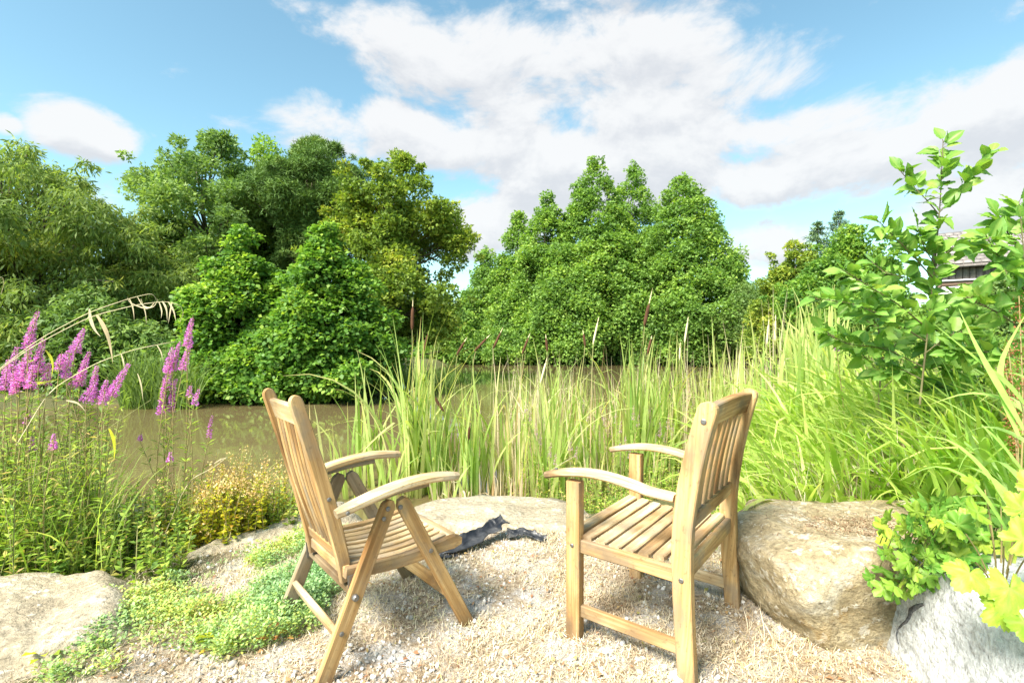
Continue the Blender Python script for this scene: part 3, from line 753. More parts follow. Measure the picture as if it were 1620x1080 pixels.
for i, y in enumerate(ys):
    q = i / 7; zc = .401 - .016 * math.sin(q * math.pi) - .004 * q
    pp, ww = rounded((-.292, y, zc), (.292, y, zc), .046)
    ww = np.maximum(ww, .040)
    sweep_part('seat_slat', arm, pp, (0, 1, (.10 * math.cos(q * math.pi))), ww, .019, M['teak_pale'], .004)
def byz(z): return -.21 - .085 * ((z - .45) / .48) ** 1.7
sweep_part('lower_back_rail', arm, [(-.286, byz(.53), .525), (.286, byz(.53), .525)], (0, -.10, 1), .056, .026, M['teak'])
sweep_part('top_rail', arm, [(xx_, byz(.90), .903 + .008 * math.cos(xx_ / .286 * math.pi / 2)) for xx_ in np.linspace(-.286, .286, 9)], (0, -.28, 1), .088, .028, M['teak'])
for xk in np.linspace(-.228, .228, 7):
    sweep_part('back_slat', arm, [(xk, byz(z) + .002, z) for z in np.linspace(.548, .868, 9)], (1, 0, 0), .040, .014, M['teak'], .003)

# ---- folding recliner, on the left
fold = thing('folding_chair', 'wooden folding recliner chair with crossed slanting legs, next to the creeping plants', 'chair', (-.572, 2.095, 0), -math.atan2(.77, .64), 'teak garden chairs facing the pond')
for sx in (-1, 1):
    x = sx * .243
    grey = M['teak_grey'] if sx < 0 else M['teak']
    pp, ww = rounded((x, -.312, -.04), (x, -.047, .572), .056)
    ww[:4] = .056; ww = np.maximum(ww, .030)
    sweep_part('rear_leg', fold, pp, (0, 1, -.42), ww, .026, grey)
    pp, ww = rounded((x + sx * .002, .318, -.04), (x + sx * .002, -.006, .570), .054)
    ww[:4] = .054; ww = np.maximum(ww, .030)
    sweep_part('front_leg', fold, pp, (0, 1, .55), ww, .026, M['teak'] if sx > 0 else grey)
    def armf(q):
        y = -.255 + q * .500
        z = .566 + .046 * math.sin(q * math.pi * .78) + .030 * q - .012 * q ** 4
        return (x + sx * .012, y, z)
    A_ = curve(armf, 18); aw = np.interp(np.linspace(0, 1, 18), [0, .04, .10, .3, .85, .95, 1], [.034, .050, .056, .062, .062, .052, .030])
    sweep_part('armrest', fold, A_, (1, 0, 0), aw, .030, M['teak_pale'], .008)
    sweep_part('arm_bracket', fold, [(x + sx * .002, -.115, .588), (x + sx * .002, -.02, .600), (x + sx * .002, .11, .606)], (1, 0, 0), .030, .020, M['teak_grey'])
    def stile(q):
        z = .290 + q * .656
        y = -.185 - .020 * q - .155 * q ** 1.25
        return (sx * .170, y, z)
    S_ = curve(stile, 18); tv = nrm(S_[-1] - S_[-2]); e = [.95, .80, .55, .28]
    S_ = np.concatenate([S_, [S_[-1] + tv * q for q in (.010, .019, .026, .030)]])
    sw = np.concatenate([np.interp(np.linspace(0, 1, 18), [0, .3, .6, 1], [.044, .050, .050, .047]), .047 * np.array(e)])
    sweep_part('back_stile', fold, S_, (0, 1, .33), sw, .026, M['teak'])
    def rail(q):
        y = -.205 + q * .490
        z = .338 - .018 * math.sin(q * math.pi) + .006 * q - .03 * max(0, q - .9) * 4
        return (sx * .214, y, z)
    R_ = curve(rail, 16); rw = np.interp(np.linspace(0, 1, 16), [0, .15, .8, .93, 1], [.040, .048, .050, .058, .030])
    sweep_part('side_rail', fold, R_, (0, 0, 1), rw, .024, M['teak'], .005)
    bolt(fold, (x + sx * .014, -.062, .545), (sx, 0, 0), .009); bolt(fold, (x + sx * .014, -.078, .512), (sx, 0, 0), .008)
    bolt(fold, (x + sx * .016, -.012, .542), (sx, 0, 0), .009); bolt(fold, (x + sx * .016, .118, .345), (sx, 0, 0), .009)
    bolt(fold, (x + sx * .014, -.188, .262), (sx, 0, 0), .012, proud=.016); bolt(fold, (x + sx * .014, -.235, .15), (sx, 0, 0), .008)
    bolt(fold, (sx * .184, -.252, .60), (sx, 0, 0), .008); bolt(fold, (x + sx * .044, -.225, .572), (sx, 0, 0), .007)
    # steel strap of the reclining hinge
    sweep_part('hinge_strap', fold, [(sx * .2285, -.190, .330), (sx * .2285, -.185, .245)], (0, 1, 0), .026, .004, M['bolt'], .001)
sweep_part('rear_stretcher', fold, [(-.232, -.238, .135), (.232, -.238, .135)], (0, -.4, 1), .052, .022, M['teak_pale'])
sweep_part('front_stretcher', fold, [(-.232, .243, .125), (.232, .243, .125)], (0, .5, 1), .050, .022, M['teak'])
sweep_part('rear_rail', fold, [(-.202, -.190, .330), (.202, -.190, .330)], (0, 0, 1), .040, .026, M['teak'])
sweep_part('pivot_bar', fold, [(-.226, -.176, .262), (.226, -.176, .262)], (0, 0, 1), .030, .026, M['teak_grey'])
sweep_part('front_rail', fold, [(-.202, .262, .340), (.202, .262, .340)], (0, 1, -.25), .060, .030, M['teak_pale'], .009)
for xk in np.linspace(-.166, .166, 8):
    sweep_part('seat_slat', fold, curve(lambda q: (xk, -.182 + q * .418, .350 - .020 * math.sin(q * math.pi) + .004 * q), 9), (1, 0, 0), .028, .014, M['teak_pale'], .003)
def sty(q): return (-.185 - .020 * q - .155 * q ** 1.25, .290 + q * .656)
y_, z_ = sty(.93)
sweep_part('top_rail', fold, [(-.158, y_ + .003, z_), (.158, y_ + .003, z_)], (0, -.33, 1), .078, .022, M['teak_pale'])
y_, z_ = sty(.14)
sweep_part('lower_back_rail', fold, [(-.158, y_, z_), (.158, y_, z_)], (0, -.2, 1), .042, .022, M['teak'])
for xk in np.linspace(-.132, .132, 7):
    sweep_part('back_slat', fold, curve(lambda q: (xk, sty(.16 + q * .73)[0] + .030 * math.sin(q * math.pi) * -1 * .6, sty(.16 + q * .73)[1]), 10), (1, 0, 0), .026, .013, M['teak'], .003)

# ------------------------------------------------------------------ boulders
import bmesh
def boulder(name, label, loc, planes, rz, mat, sub=5, p=46, amp=.03, freq=4.0, seed=0, extra=10, cat='boulder'):
    """a rock cut by rough planes: (normal, distance) pairs, edges worn round, surface broken by noise"""
    bm = bmesh.new(); bmesh.ops.create_icosphere(bm, subdivisions=sub, radius=1.0)
    me = bpy.data.meshes.new(name); bm.to_mesh(me); bm.free()
    n = len(me.vertices); d = np.empty(n * 3, np.float32); me.vertices.foreach_get('co', d); d = nrm(d.reshape(-1, 3).astype(float))
    r = np.random.default_rng(seed)
    pl = [(nrm(np.array(a, float)), b) for a, b in planes]
    mean = np.mean([b for _, b in pl])
    s = 0
    for a, b in pl: s = s + np.maximum(0, d @ a / b) ** p
    rad = s ** (-1 / p)
    P = d * rad[:, None]
    for _ in range(extra):                                     # small chipped facets
        a = nrm(r.normal(size=3)); sup = (P @ a).max(); cut = sup * r.uniform(.88, .96)
        over = np.maximum(0, P @ a - cut); P = P - a * over[:, None] * .8
    q = P * freq + seed * 3.1
    disp = amp * fbm(q, 6, .58) + amp * .7 * (np.abs(vnoise(q * .6)) - .3)
    P = P + d * disp[:, None]
    me.vertices.foreach_set('co', P.astype(np.float32).ravel())
    me.polygons.foreach_set('use_smooth', np.ones(len(me.polygons), bool))
    me.materials.append(M[mat]); me.update()
    o = link(name, me, None, loc); o.rotation_euler = (0, 0, rz)
    tag(o, label, cat)
    return o
# big ochre boulder right of the armchair
boulder('boulder', 'big ochre sandstone boulder with a flat top, right of the armchair', (1.47, 2.22, .10),
        [((0, .05, 1), .275), ((-.12, -.98, -.16), .36), ((-.93, -.25, -.28), .43), ((.95, -.2, .1), .50), ((.1, 1, .1), .40), ((0, 0, -1), .3),
         ((-.6, .75, .1), .44), ((-.6, -.65, -.3), .46), ((-.75, -.2, -.62), .365), ((.55, -.8, .1), .50), ((-.2, -.6, .75), .450), ((-.7, .0, .7), .485), ((.1, .7, .7), .42)], R(4), 'rock_yellow', sub=6, seed=4, amp=.020, freq=6)
boulder('boulder', 'pale grey granite boulder with a dark vein, lower right corner', (1.80, 1.42, .135),
        [((-.30, -.2, .93), .36), ((.55, -.2, .85), .38), ((-.98, -.15, .1), .44), ((0, -1, .1), .33), ((.3, 1, .1), .30), ((1, 0, 0), .7), ((0, 0, -1), .3), ((-.2, -.75, .6), .385), ((-.75, -.1, .66), .515), ((.1, .6, .8), .34)],
        R(-14), 'rock_grey', sub=6, seed=8, amp=.014, freq=5)
boulder('boulder', 'low buff boulder with a cracked domed top, left edge in front of the flowers', (-1.92, 2.06, -.135),
        [((0, 0, 1), .215), ((-1, 0, .1), .7), ((1, .2, .3), .50), ((0, -1, .45), .36), ((.2, 1, .3), .38), ((0, 0, -1), .3), ((.6, -.6, .5), .42), ((-.5, -.2, .85), .33), ((.55, .3, .8), .30)], R(14), 'rock_tan', seed=12, amp=.030, freq=3.2)
boulder('boulder', 'lowest buff slab in the lower left corner, below the domed boulder', (-1.62, 1.58, -.17),
        [((0, 0, 1), .20), ((-1, 0, .1), .7), ((1, .1, .3), .42), ((0, -1, .3), .36), ((0, 1, .3), .33), ((0, 0, -1), .2), ((.5, .5, .6), .36)], R(10), 'rock_tan', seed=14, amp=.03, freq=3.5)
boulder('rock_slab', 'sloping buff rock on the left bank behind the creeping plants', (-1.42, 2.98, -.13),
        [((.25, -.15, 1), .155), ((-1, 0, .3), .30), ((1, .0, .3), .33), ((0, -1, .35), .58), ((0, 1, .3), .60), ((0, 0, -1), .2), ((.7, .1, .8), .2), ((-.6, 0, .8), .2)], R(-34), 'rock_tan', seed=17, amp=.03, freq=3.0, cat='rock')
boulder('rock_slab', 'wide flat rock at the pond edge between the two chairs', (-.10, 3.50, -.14),
        [((0, .09, 1), .135), ((-1, 0, .3), .62), ((1, .1, .3), .62), ((0, -1, .5), .42), ((.1, 1, .3), .52), ((0, 0, -1), .3), ((.6, .6, .3), .62), ((-.6, .6, .3), .62), ((-.6, -.6, .4), .6)], R(-3), 'rock_tan', seed=21, amp=.022, freq=3.5, cat='rock')
# dark vein of the grey boulder: a thin dark inclusion standing a hair proud
from mathutils.bvhtree import BVHTree
def on_ground(x, y): return np.stack([x, y, ground_z(x, y)], -1)
def px_x(px, d): return (px - 810) / FPX * d
def poly_ribbon(pts, width, rnd=.5, up=(0, -1, 0.2), sub=3):
    """a narrow leaf that follows pts"""
    pts = np.asarray(pts, float)
    n = len(pts); k = np.linspace(0, n - 1, (n - 1) * sub + 1)
    P = np.stack([np.interp(k, np.arange(n), pts[:, j]) for j in range(3)], -1)
    for _ in range(2):
        Q = P.copy(); Q[1:-1] = (P[:-2] + 2 * P[1:-1] + P[2:]) / 4; P = Q
    T = nrm(np.gradient(P, axis=0)); S = nrm(np.cross(T, np.array(up, float)))
    s = np.linspace(0, 1, len(P)); w = width / 2 * np.clip(.45 + 2 * s, 0, 1) * np.clip((1.03 - s) / .6, .04, 1)
    V = np.stack([P - S * w[:, None], P + S * w[:, None]], 1); m = len(P)
    i = np.arange(m * 2).reshape(m, 2)
    F = np.stack([i[:-1, 0], i[:-1, 1], i[1:, 1], i[1:, 0]], -1)
    return V.reshape(-1, 3), F, {'rnd': np.full(m * 2, rnd), 't': np.repeat(s, 2)}
def smooth_line(pts, sub=4):
    pts = np.asarray(pts, float); n = len(pts); k = np.linspace(0, n - 1, (n - 1) * sub + 1)
    P = np.stack([np.interp(k, np.arange(n), pts[:, j]) for j in range(3)], -1)
    for _ in range(3):
        Q = P.copy(); Q[1:-1] = (P[:-2] + 2 * P[1:-1] + P[2:]) / 4; P = Q
    return P
def mk(name, chunks, mat, parent=None, smooth=False):
    V, F, A = join_np(chunks); return link(name, mesh_np(name, V, F, A, smooth, M[mat]), parent)

# ------------------------------------------------------------------ dark vein of the grey boulder
gb = [o for o in bpy.data.objects if o.name.startswith('boulder') and 'granite' in o.get('label', '')][0]
bpy.context.view_layer.update()
bv = BVHTree.FromPolygons([gb.matrix_world @ v.co for v in gb.data.vertices], [p.vertices[:] for p in gb.data.polygons])
vein_px = [(1462, 955), (1450, 959), (1441, 966), (1439, 975), (1434, 983), (1427, 988), (1421, 995), (1419, 1004), (1422, 1018)]
vw = [.008, .017, .020, .014, .008, .006, .005, .004, .002]
vp = []
for q in vein_px:
    d_ = Vector(at(q[0], q[1], 1.0)) - Vector((0, 0, CAM_H)); h = bv.ray_cast(Vector((0, 0, CAM_H)), d_.normalized())
    if h[0] is not None: vp.append((np.array(h[0]), np.array(h[1])))
if len(vp) > 3:
    P = np.array([a for a, b in vp]); Nn = np.array([b for a, b in vp]); P = P + Nn * .003
    T = nrm(np.gradient(P, axis=0)); S = nrm(np.cross(T, Nn)); ww = np.array(vw[:len(P)])[:, None] * (1 + .3 * rng.normal(size=(len(P), 1)))
    V = np.stack([P - S * ww * .6 - Nn * .006, P - S * ww * .45, P + S * ww * .45, P + S * ww * .6 - Nn * .006], 1); m = len(P); i = np.arange(m * 4).reshape(m, 4)
    F = np.concatenate([np.stack([i[:-1, k], i[:-1, k + 1], i[1:, k + 1], i[1:, k]], -1) for k in range(3)])
    inv = np.array(gb.matrix_world.inverted()); V = V.reshape(-1, 3) @ inv[:3, :3].T + inv[:3, 3]
    t = NT('dark_mineral'); M['vein'] = t.finish(t.principled(t.ramp(t.noise(t.coord('Object'), 120, 4), [(.35, (.03, .03, .035)), (.7, (.16, .16, .17))]), .7, .3))
    link('mineral_vein', mesh_np('mineral_vein', V, F, None, True, M['vein']), gb)

# ------------------------------------------------------------------ torn pond liner
def crumple(name, label, line, wid, seed, nu=46, nv=12):
    r = np.random.default_rng(seed)
    L = smooth_line(line, 12); u = np.linspace(0, 1, nu); k = np.linspace(0, len(L) - 1, nu)
    P = np.stack([np.interp(k, np.arange(len(L)), L[:, j]) for j in range(3)], -1)
    T = nrm(np.gradient(P, axis=0)); S = nrm(np.cross(np.array([0, 0, 1.]), T)); v = np.linspace(-1, 1, nv)
    U, W = np.meshgrid(u, v, indexing='ij')
    edge = wid * (.65 + .35 * vnoise(np.stack([U * 7 + seed, np.sign(W) * 3, U * 0], -1)))
    prof = np.where(W > 0, W * .55, W)                                  # far edge stands up, near edge lies out
    lift = np.where(W > 0, W ** 1.4 * edge * .42, 0) + .012 * np.abs(vnoise(np.stack([U * 11, W * 2.2, U * 0 + seed], -1))) + .008
    V = P[:, None] + S[:, None] * (prof * edge)[..., None] + np.array([0, 0, 1.]) * lift[..., None]
    V = V + .006 * np.stack([vnoise(V * 31), vnoise(V * 31 + 9), vnoise(V * 31 + 19)], -1)
    i = np.arange(nu * nv).reshape(nu, nv); F = np.stack([i[:-1, :-1], i[1:, :-1], i[1:, 1:], i[:-1, 1:]], -1).reshape(-1, 4)
    o = link(name, mesh_np(name, V.reshape(-1, 3), F, None, False, M['plastic']))
    m = o.modifiers.new('thickness', 'SOLIDIFY'); m.thickness = .004
    tag(o, label, 'plastic sheet'); return o
crumple('pond_liner', 'longer torn strip of black plastic pond liner with an upturned edge, beside the folding chair', [(-.42, 2.74, .01), (-.27, 2.82, .035), (-.12, 2.95, .06), (-.05, 3.02, .085)], .085, 3)
crumple('pond_liner', 'shorter crumpled scrap of black plastic liner in front of the flat rock', [(-.03, 2.97, .015), (.07, 2.98, .025), (.20, 2.93, .01)], .065, 5)
crumple('pond_liner', 'small dark fold of plastic liner under the front of the folding chair', [(-.46, 2.70, .005), (-.38, 2.68, .015), (-.30, 2.72, .005)], .04, 7)

def in_poly0(x, y): return ((x > -1.9) & (x < -.7) & (y > 1.6) & (y < 3.0)).astype(float)
# ------------------------------------------------------------------ dry straw, gravel, fallen leaves on the patio
n = 230000
x = rng.uniform(-1.9, 2.0, n); y = 1.45 + 2.1 * rng.random(n) ** 1.15
pmv = (1 - .75 * sstep(-.15, -.6, x) * sstep(2.1, 1.8, y)) * patio_mask(x, y) * np.clip(.42 + .75 * fbm2(x * 2.6 + 5, y * 2.6, 3), .06, 1)
k = rng.random(n) < np.maximum(pmv, .30 * in_poly0(x, y)); x, y = x[k], y[k]; n = len(x)
b = on_ground(x, y); b[:, 2] += rng.uniform(-.001, .012, n)
sr = np.clip(.50 + .34 * fbm2(x * 2.3 + 3, y * 2.3, 4) + .16 * fbm2(x * 9, y * 9, 2) + rng.normal(size=n) * .19, 0, .95); sr = np.where(rng.random(n) < .02, .99, sr)
V, F, A = ribbons(b, rng.uniform(0, 6.28, n), rng.uniform(.009, .036, n), rng.uniform(.0011, .0028, n), rng.uniform(.7, 1.6, n), rng.normal(size=n) * 1.1 + .2, 2, 1.0, rng.uniform(-.6, .6, n), 'straw', sr)
o = link('dry_straw', mesh_np('dry_straw', V, F, A, False, M['straw'])); tag(o, 'pale dry straw and moss litter covering the gravel around the chairs', 'straw', 'stuff')
octv = np.array([[1, 0, 0], [-1, 0, 0], [0, 1, 0], [0, -1, 0], [0, 0, 1], [0, 0, -1]], float)
import bmesh
bm = bmesh.new(); bmesh.ops.create_icosphere(bm, subdivisions=1, radius=1); icv = np.array([v.co[:] for v in bm.verts]); icf = np.array([[v.index for v in f.verts] for f in bm.faces]); bm.free()
n = 13000
x = rng.uniform(-1.7, 1.9, n); y = 1.45 + 1.9 * rng.random(n) ** 1.5
gm = patio_mask(x, y) * np.clip(.40 - .9 * fbm2(x * 2.6 + 5, y * 2.6, 3) + 1.0 * sstep(-.1, -.55, x) * sstep(2.1, 1.75, y) + .25 * sstep(2.1, 1.6, y), .05, 1)
k = rng.random(n) < gm; x, y = x[k], y[k]; n = len(x)
s = .0035 + .008 * rng.random(n) ** 3; s = np.where(rng.random(n) < .006, s * 1.6, s)
c = on_ground(x, y); c[:, 2] += s * .25
Vp = icv[None] * (1 + .25 * rng.normal(size=(n, len(icv), 1)).clip(-1, 1)) * (s[:, None] * rng.uniform(.6, 1.3, (n, 3)))[:, None]
Vp = Vp + c[:, None]
Fp = (icf[None] + (np.arange(n) * len(icv))[:, None, None]).reshape(-1, 3)
o = link('gravel', mesh_np('gravel', Vp, Fp, {'rnd': np.repeat(rng.random(n), len(icv))}, False, M['pebble'])); tag(o, 'loose grey and white gravel between the dry straw', 'gravel', 'stuff')
n = 750
x = rng.uniform(-1.5, 1.5, n); y = rng.uniform(1.5, 3.2, n); b = on_ground(x, y); b[:, 2] += .012
V, F, A = leaves(b, rdir(n) * np.array([1, 1, .25]), np.array([0, 0, 1.]) + rdir(n) * .5, rng.uniform(.008, .032, n), rng.uniform(.006, .018, n), rng.random(n), .5)
t0_ = leaf_mat('fallen_leaf', [(0, (.24, .10, .05)), (.5, (.40, .22, .11)), (.85, (.50, .36, .16)), (1, (.35, .34, .08))], trans=.15); M['fallen'] = t0_
o = link('fallen_leaves', mesh_np('fallen_leaves', V, F, A, False, M['fallen'])); tag(o, 'scattered brown fallen leaves on the straw', 'leaves', 'stuff')
# larger pale stones one can count
def stone(label, x, y, s, seed):
    r = np.random.default_rng(seed); bm = bmesh.new(); bmesh.ops.create_icosphere(bm, subdivisions=3, radius=1)
    me = bpy.data.meshes.new('stone'); bm.to_mesh(me); bm.free()
    P = np.array([v.co[:] for v in me.vertices]); P = P * (1 + .22 * fbm(P * 1.6 + seed, 3))[:, None] * np.array([1.25, .9, .6]) * s
    me.vertices.foreach_set('co', P.astype(np.float32).ravel()); me.materials.append(M['rock_grey']); me.update()
    o = link('stone', me, None, (x, y, float(ground_z(x, y)) + s * .25)); o.rotation_euler = (0, 0, r.uniform(0, 6)); tag(o, label, 'stone')
for i, (px, py, s, lb) in enumerate([(1075, 1072, .034, 'white stone at the foot of the armchair\'s near back leg'), (958, 1032, .020, 'small white stone on the gravel beneath the armchair\'s low side bar'),
                                    (985, 1020, .013, 'tiny pale pebble just right of the white stone under the armchair'), (905, 1040, .016, 'pale stone in front of the armchair\'s near front leg'), (1010, 1045, .012, 'small grey pebble between the near legs of the armchair'),
                                    (620, 1040, .014, 'grey pebble right of the folding chair\'s nearest foot')]):
    d_ = FPX * CAM_H / (py - 540); stone(lb, px_x(px, d_), d_, s, i)

# ------------------------------------------------------------------ creeping plants on the left
mat_poly = np.array([(-1.80, 2.22), (-1.60, 2.60), (-1.18, 3.05), (-.86, 2.86), (-.70, 2.40), (-.78, 2.02), (-1.02, 1.86), (-1.25, 1.80), (-1.50, 1.72), (-1.66, 1.95)])
def in_poly(x, y, P):
    ins = np.zeros(np.shape(x), bool); n = len(P)
    for i in range(n):
        ax, ay = P[i]; bx, by = P[(i + 1) % n]
        ins ^= ((ay > y) != (by > y)) & (x < (bx - ax) * (y - ay) / (by - ay + 1e-12) + ax)
    return ins
n = 9000
x = rng.uniform(-1.9, -.6, n); y = rng.uniform(1.6, 3.15, n)
jx = .10 * fbm2(x * 4, y * 4, 3); cov = fbm2(x * 3.2 + 9, y * 3.2, 3)
k = in_poly(x + jx, y + jx, mat_poly) & (cov + .25 * rng.normal(size=n) > -.08); x, y, cov = x[k], y[k], cov[k]; n = len(x)
b = on_ground(x, y); hgt = np.clip(.035 + .075 * (cov + .3), .015, .11)
lv = 11
P = np.repeat(b, lv, 0); hh = np.repeat(hgt, lv); q = rng.random(n * lv)
a = rng.uniform(0, 6.28, n * lv)
P[:, 2] += hh * q; P[:, 0] += np.cos(a) * .012; P[:, 1] += np.sin(a) * .012
ax = np.stack([np.cos(a), np.sin(a), rng.uniform(.1, 1.1, n * lv)], -1)
nm = np.array([0, 0, 1.]) + .5 * rdir(n * lv)
pr = np.clip(np.repeat(.36 + .42 * fbm2(x * 3 + 2, y * 3, 3), lv) + .16 * rng.normal(size=n * lv), 0, .999)
V, F, A = leaves(P, ax, nm, rng.uniform(.010, .022, n * lv), rng.uniform(.006, .012, n * lv), pr, .4)
o = link('creeping_plants', mesh_np('creeping_plants', V, F, A, False, M['mat_leaf'])); tag(o, 'low creeping blue green and yellow ground cover left of the folding chair', 'ground cover', 'stuff')
def rosette(name, label, x, y, n, L, W, mat, h=.06, cat='plant'):
    z = float(ground_z(x, y)); root = thing(name, label, cat, (x, y, z))
    a = rng.uniform(0, 6.28, n); up = rng.uniform(.3, 1.3, n)
    dirs = nrm(np.stack([np.cos(a), np.sin(a), up], -1)); tips = dirs * h * rng.uniform(.5, 1.1, (n, 1))
    mk('stem', [tube(np.array([[0, 0, -.01], tp * .6, tp]), [.0018, .0014, .001], 4) for tp in tips], 'red_stem', root)
    for k_ in range(n):
        V, F, A = leaves(tips[k_:k_ + 1], dirs[k_:k_ + 1] * np.array([1, 1, .4]), np.array([[0, 0, 1.]]) + .3 * rdir(1), np.array([L * rng.uniform(.7, 1.2)]), np.array([W * rng.uniform(.7, 1.2)]), rng.random(1), .4)
        link('leaf', mesh_np('leaf', V, F, A, False, M[mat]), root)
rosette('red_leaved_plant', 'small plant with orange red leaves at the foot of the folding chair\'s far back leg', px_x(432, 1.97), 1.97, 16, .032, .026, 'red_leaf', .07)
rosette('seedling', 'yellow green seedling at the edge of the gravel, left of the red leaved plant', px_x(352, 1.93), 1.93, 9, .050, .020, 'yellow', .07)
rosette('seedling', 'yellow green tuft on the buff slab in the lower left corner', px_x(75, 1.85), 1.85, 10, .05, .03, 'yellow', .06)

# ------------------------------------------------------------------ leafy weeds: upright stems with leaves all the way up
def stem_mass(base, height, lean, mat, leaf_l, leaf_w, per, upl=.5, curve_=.4, rndc=None, stemmat='stem', sw=.0022, topbias=0.0):
    n = len(base); a = rng.uniform(0, 6.28, n)
    st, lf = [], []
    th0 = np.abs(rng.normal(size=n)) * lean; V, F, A = ribbons(base, a, height, np.full(n, sw * 2), th0, rng.uniform(0, curve_, n), 5, 1.4, np.zeros(n), 'straw')
    P = V.reshape(n, 6, 2, 3).mean(2)
    ci = np.repeat(np.arange(n), per); q = (topbias + (1 - topbias) * rng.random(n * per)) * 5 * .995; i0 = q.astype(int); f = (q - i0)[:, None]
    p = P[ci, i0] * (1 - f) + P[ci, i0 + 1] * f
    b = rng.uniform(0, 6.28, n * per); axd = np.stack([np.cos(b), np.sin(b), rng.uniform(upl - .5, upl + .4, n * per)], -1)
    s = rng.uniform(.6, 1.2, n * per) * (1.15 - .6 * q / 5)
    rn = rng.random(n * per) if rndc is None else np.clip(np.repeat(rndc, per) + .18 * rng.normal(size=n * per), 0, .999)
    L = leaves(p, axd, np.array([0, 0, 1.]) + .45 * rdir(n * per), leaf_l * s, leaf_w * s, rn, .3)
    return (V, F, A), L, P
def scatter_px(n, pa, pb, da, db, pw=1.0):
    px = rng.uniform(pa, pb, n); d = da + (db - da) * rng.random(n) ** pw; x = px_x(px, d)
    return np.stack([x, d, np.maximum(ground_z(x, d), -.45)], -1), px, d
# left bank: dense green herbage
S, L = [], []
for (n, pa, pb, da, db, h0, h1, per, ll, lw) in [(430, -260, 165, 2.5, 3.6, .50, 1.0, 30, .068, .014), (120, 130, 310, 2.7, 3.8, .18, .46, 28, .060, .014), (300, -200, 300, 2.4, 3.3, .16, .45, 22, .050, .024), (260, 260, 470, 3.05, 3.9, .12, .40, 24, .04, .018), (220, -300, 80, 2.35, 2.9, .35, .80, 34, .06, .015)]:
    b, px, d = scatter_px(n, pa, pb, da, db)
    s_, l_, _ = stem_mass(b, rng.uniform(h0, h1, n), .12, 'weed', ll, lw, per); S.append(s_); L.append(l_)
o = mk('herbage', L, 'weed'); tag(o, 'dense green herbage of narrow leaves below the purple flowers on the left bank', 'weeds', 'stuff')
o = mk('herbage_stems', S, 'stem'); tag(o, 'thin green and brown stems of the herbage on the left bank', 'stems', 'stuff')
b, px, d = scatter_px(620, -250, 175, 2.4, 3.6); ch = [ribbons(b, rng.uniform(0, 6.28, len(b)), rng.uniform(.25, .8, len(b)), rng.uniform(.004, .010, len(b)), rng.uniform(0, .35, len(b)), rng.uniform(.1, 1.3, len(b)), 6)]
b, px, d = scatter_px(150, 120, 460, 3.3, 4.1); ch.append(ribbons(b, rng.uniform(0, 6.28, len(b)), rng.uniform(.3, .75, len(b)), rng.uniform(.005, .012, len(b)), rng.uniform(0, .3, len(b)), rng.uniform(.1, 1.0, len(b)), 6))
o = mk('bank_grass', ch, 'grass'); tag(o, 'long green grass among the herbage on the left bank', 'grass', 'stuff')

# ------------------------------------------------------------------ purple loosestrife
def spike_mesh(p0, p1, r=.015, dens=1200, mat='flower'):
    L = np.linalg.norm(p1 - p0); n = int(dens * L) + 30
    T = nrm(p1 - p0); a0 = nrm(np.cross(T, np.array([.3, .8, .1]))); b0 = np.cross(T, a0)
    wh = max(6, int(L / .011)); s = np.clip((rng.integers(0, wh, n) + .5 + .22 * rng.normal(size=n)) / wh, 0, 1); a = rng.uniform(0, 6.28, n)
    rad = r * (1 - s * .72) * rng.uniform(.25, 1.0, n)
    o_ = a0 * np.cos(a)[:, None] + b0 * np.sin(a)[:, None]
    bend = nrm(np.cross(T, np.array([0, 1., 0]))) * (np.sin(s * np.pi) * L * .03)[:, None]
    p = p0 + T * (s * L)[:, None] + o_ * rad[:, None] + bend
    sz = (1 - .55 * s) * rng.uniform(.7, 1.2, n)
    Lf = leaves(p, o_ + T * .35 + .5 * rdir(n), T + .8 * rdir(n), .0125 * sz, .0085 * sz, np.clip(.5 + .25 * rng.normal(size=n) + .15 * s, 0, .999), .3)
    core = tube(np.array([p0, (p0 + p1) / 2, p1 + T * .018]), [.003, .0025, .0012], 5)
    return Lf, core
def loosestrife(label, base_px, d, spikes, zoomed=True, mat='flower', r=.015, leafy=True, group=None, name='purple_loosestrife', dens=1500):
    x = px_x(base_px, d); z = float(ground_z(x, d)); base = np.array([x, d, z])
    root = thing(name, label, 'flower', base, 0, group)
    stems, fol = [], []
    for (ax_, ay_, bx_, by_) in spikes:
        if zoomed: ax_, bx_, ay_, by_ = ax_ / 2.298, bx_ / 2.298, ay_ / 2.298 + 460, by_ / 2.298 + 460
        dd = d + rng.uniform(-.12, .12)
        top = at(ax_, ay_, dd) - base; bot = at(bx_, by_, dd) - base
        foot = np.array([rng.normal() * .05, rng.normal() * .05, -.02])
        k = np.linspace(0, 1, 8)[:, None]; mid = foot + (bot - foot) * k + np.array([1, 0, 0]) * np.sin(k * np.pi) * rng.normal() * .025
        stems.append(tube(mid, np.linspace(.0035, .0022, 8), 5))
        (fl, core) = spike_mesh(bot, top, r * rng.uniform(.85, 1.15), dens); stems.append(core)
        sp = mk('flower_spike', [fl], mat, root)
        n = 34; q = rng.random(n) ** .8 * 7 * .99; i0 = q.astype(int); f = (q - i0)[:, None]
        p = mid[i0] * (1 - f) + mid[i0 + 1] * f; a = rng.uniform(0, 6.28, n)
        fol.append(leaves(p, np.stack([np.cos(a), np.sin(a), rng.uniform(.2, .9, n)], -1), np.array([0, 0, 1.]) + .4 * rdir(n), rng.uniform(.03, .065, n), rng.uniform(.008, .014, n), rng.random(n) * .9, .3))
    mk('stem', stems, 'red_stem', root, True)
    if leafy: mk('foliage', fol, 'weed', root)
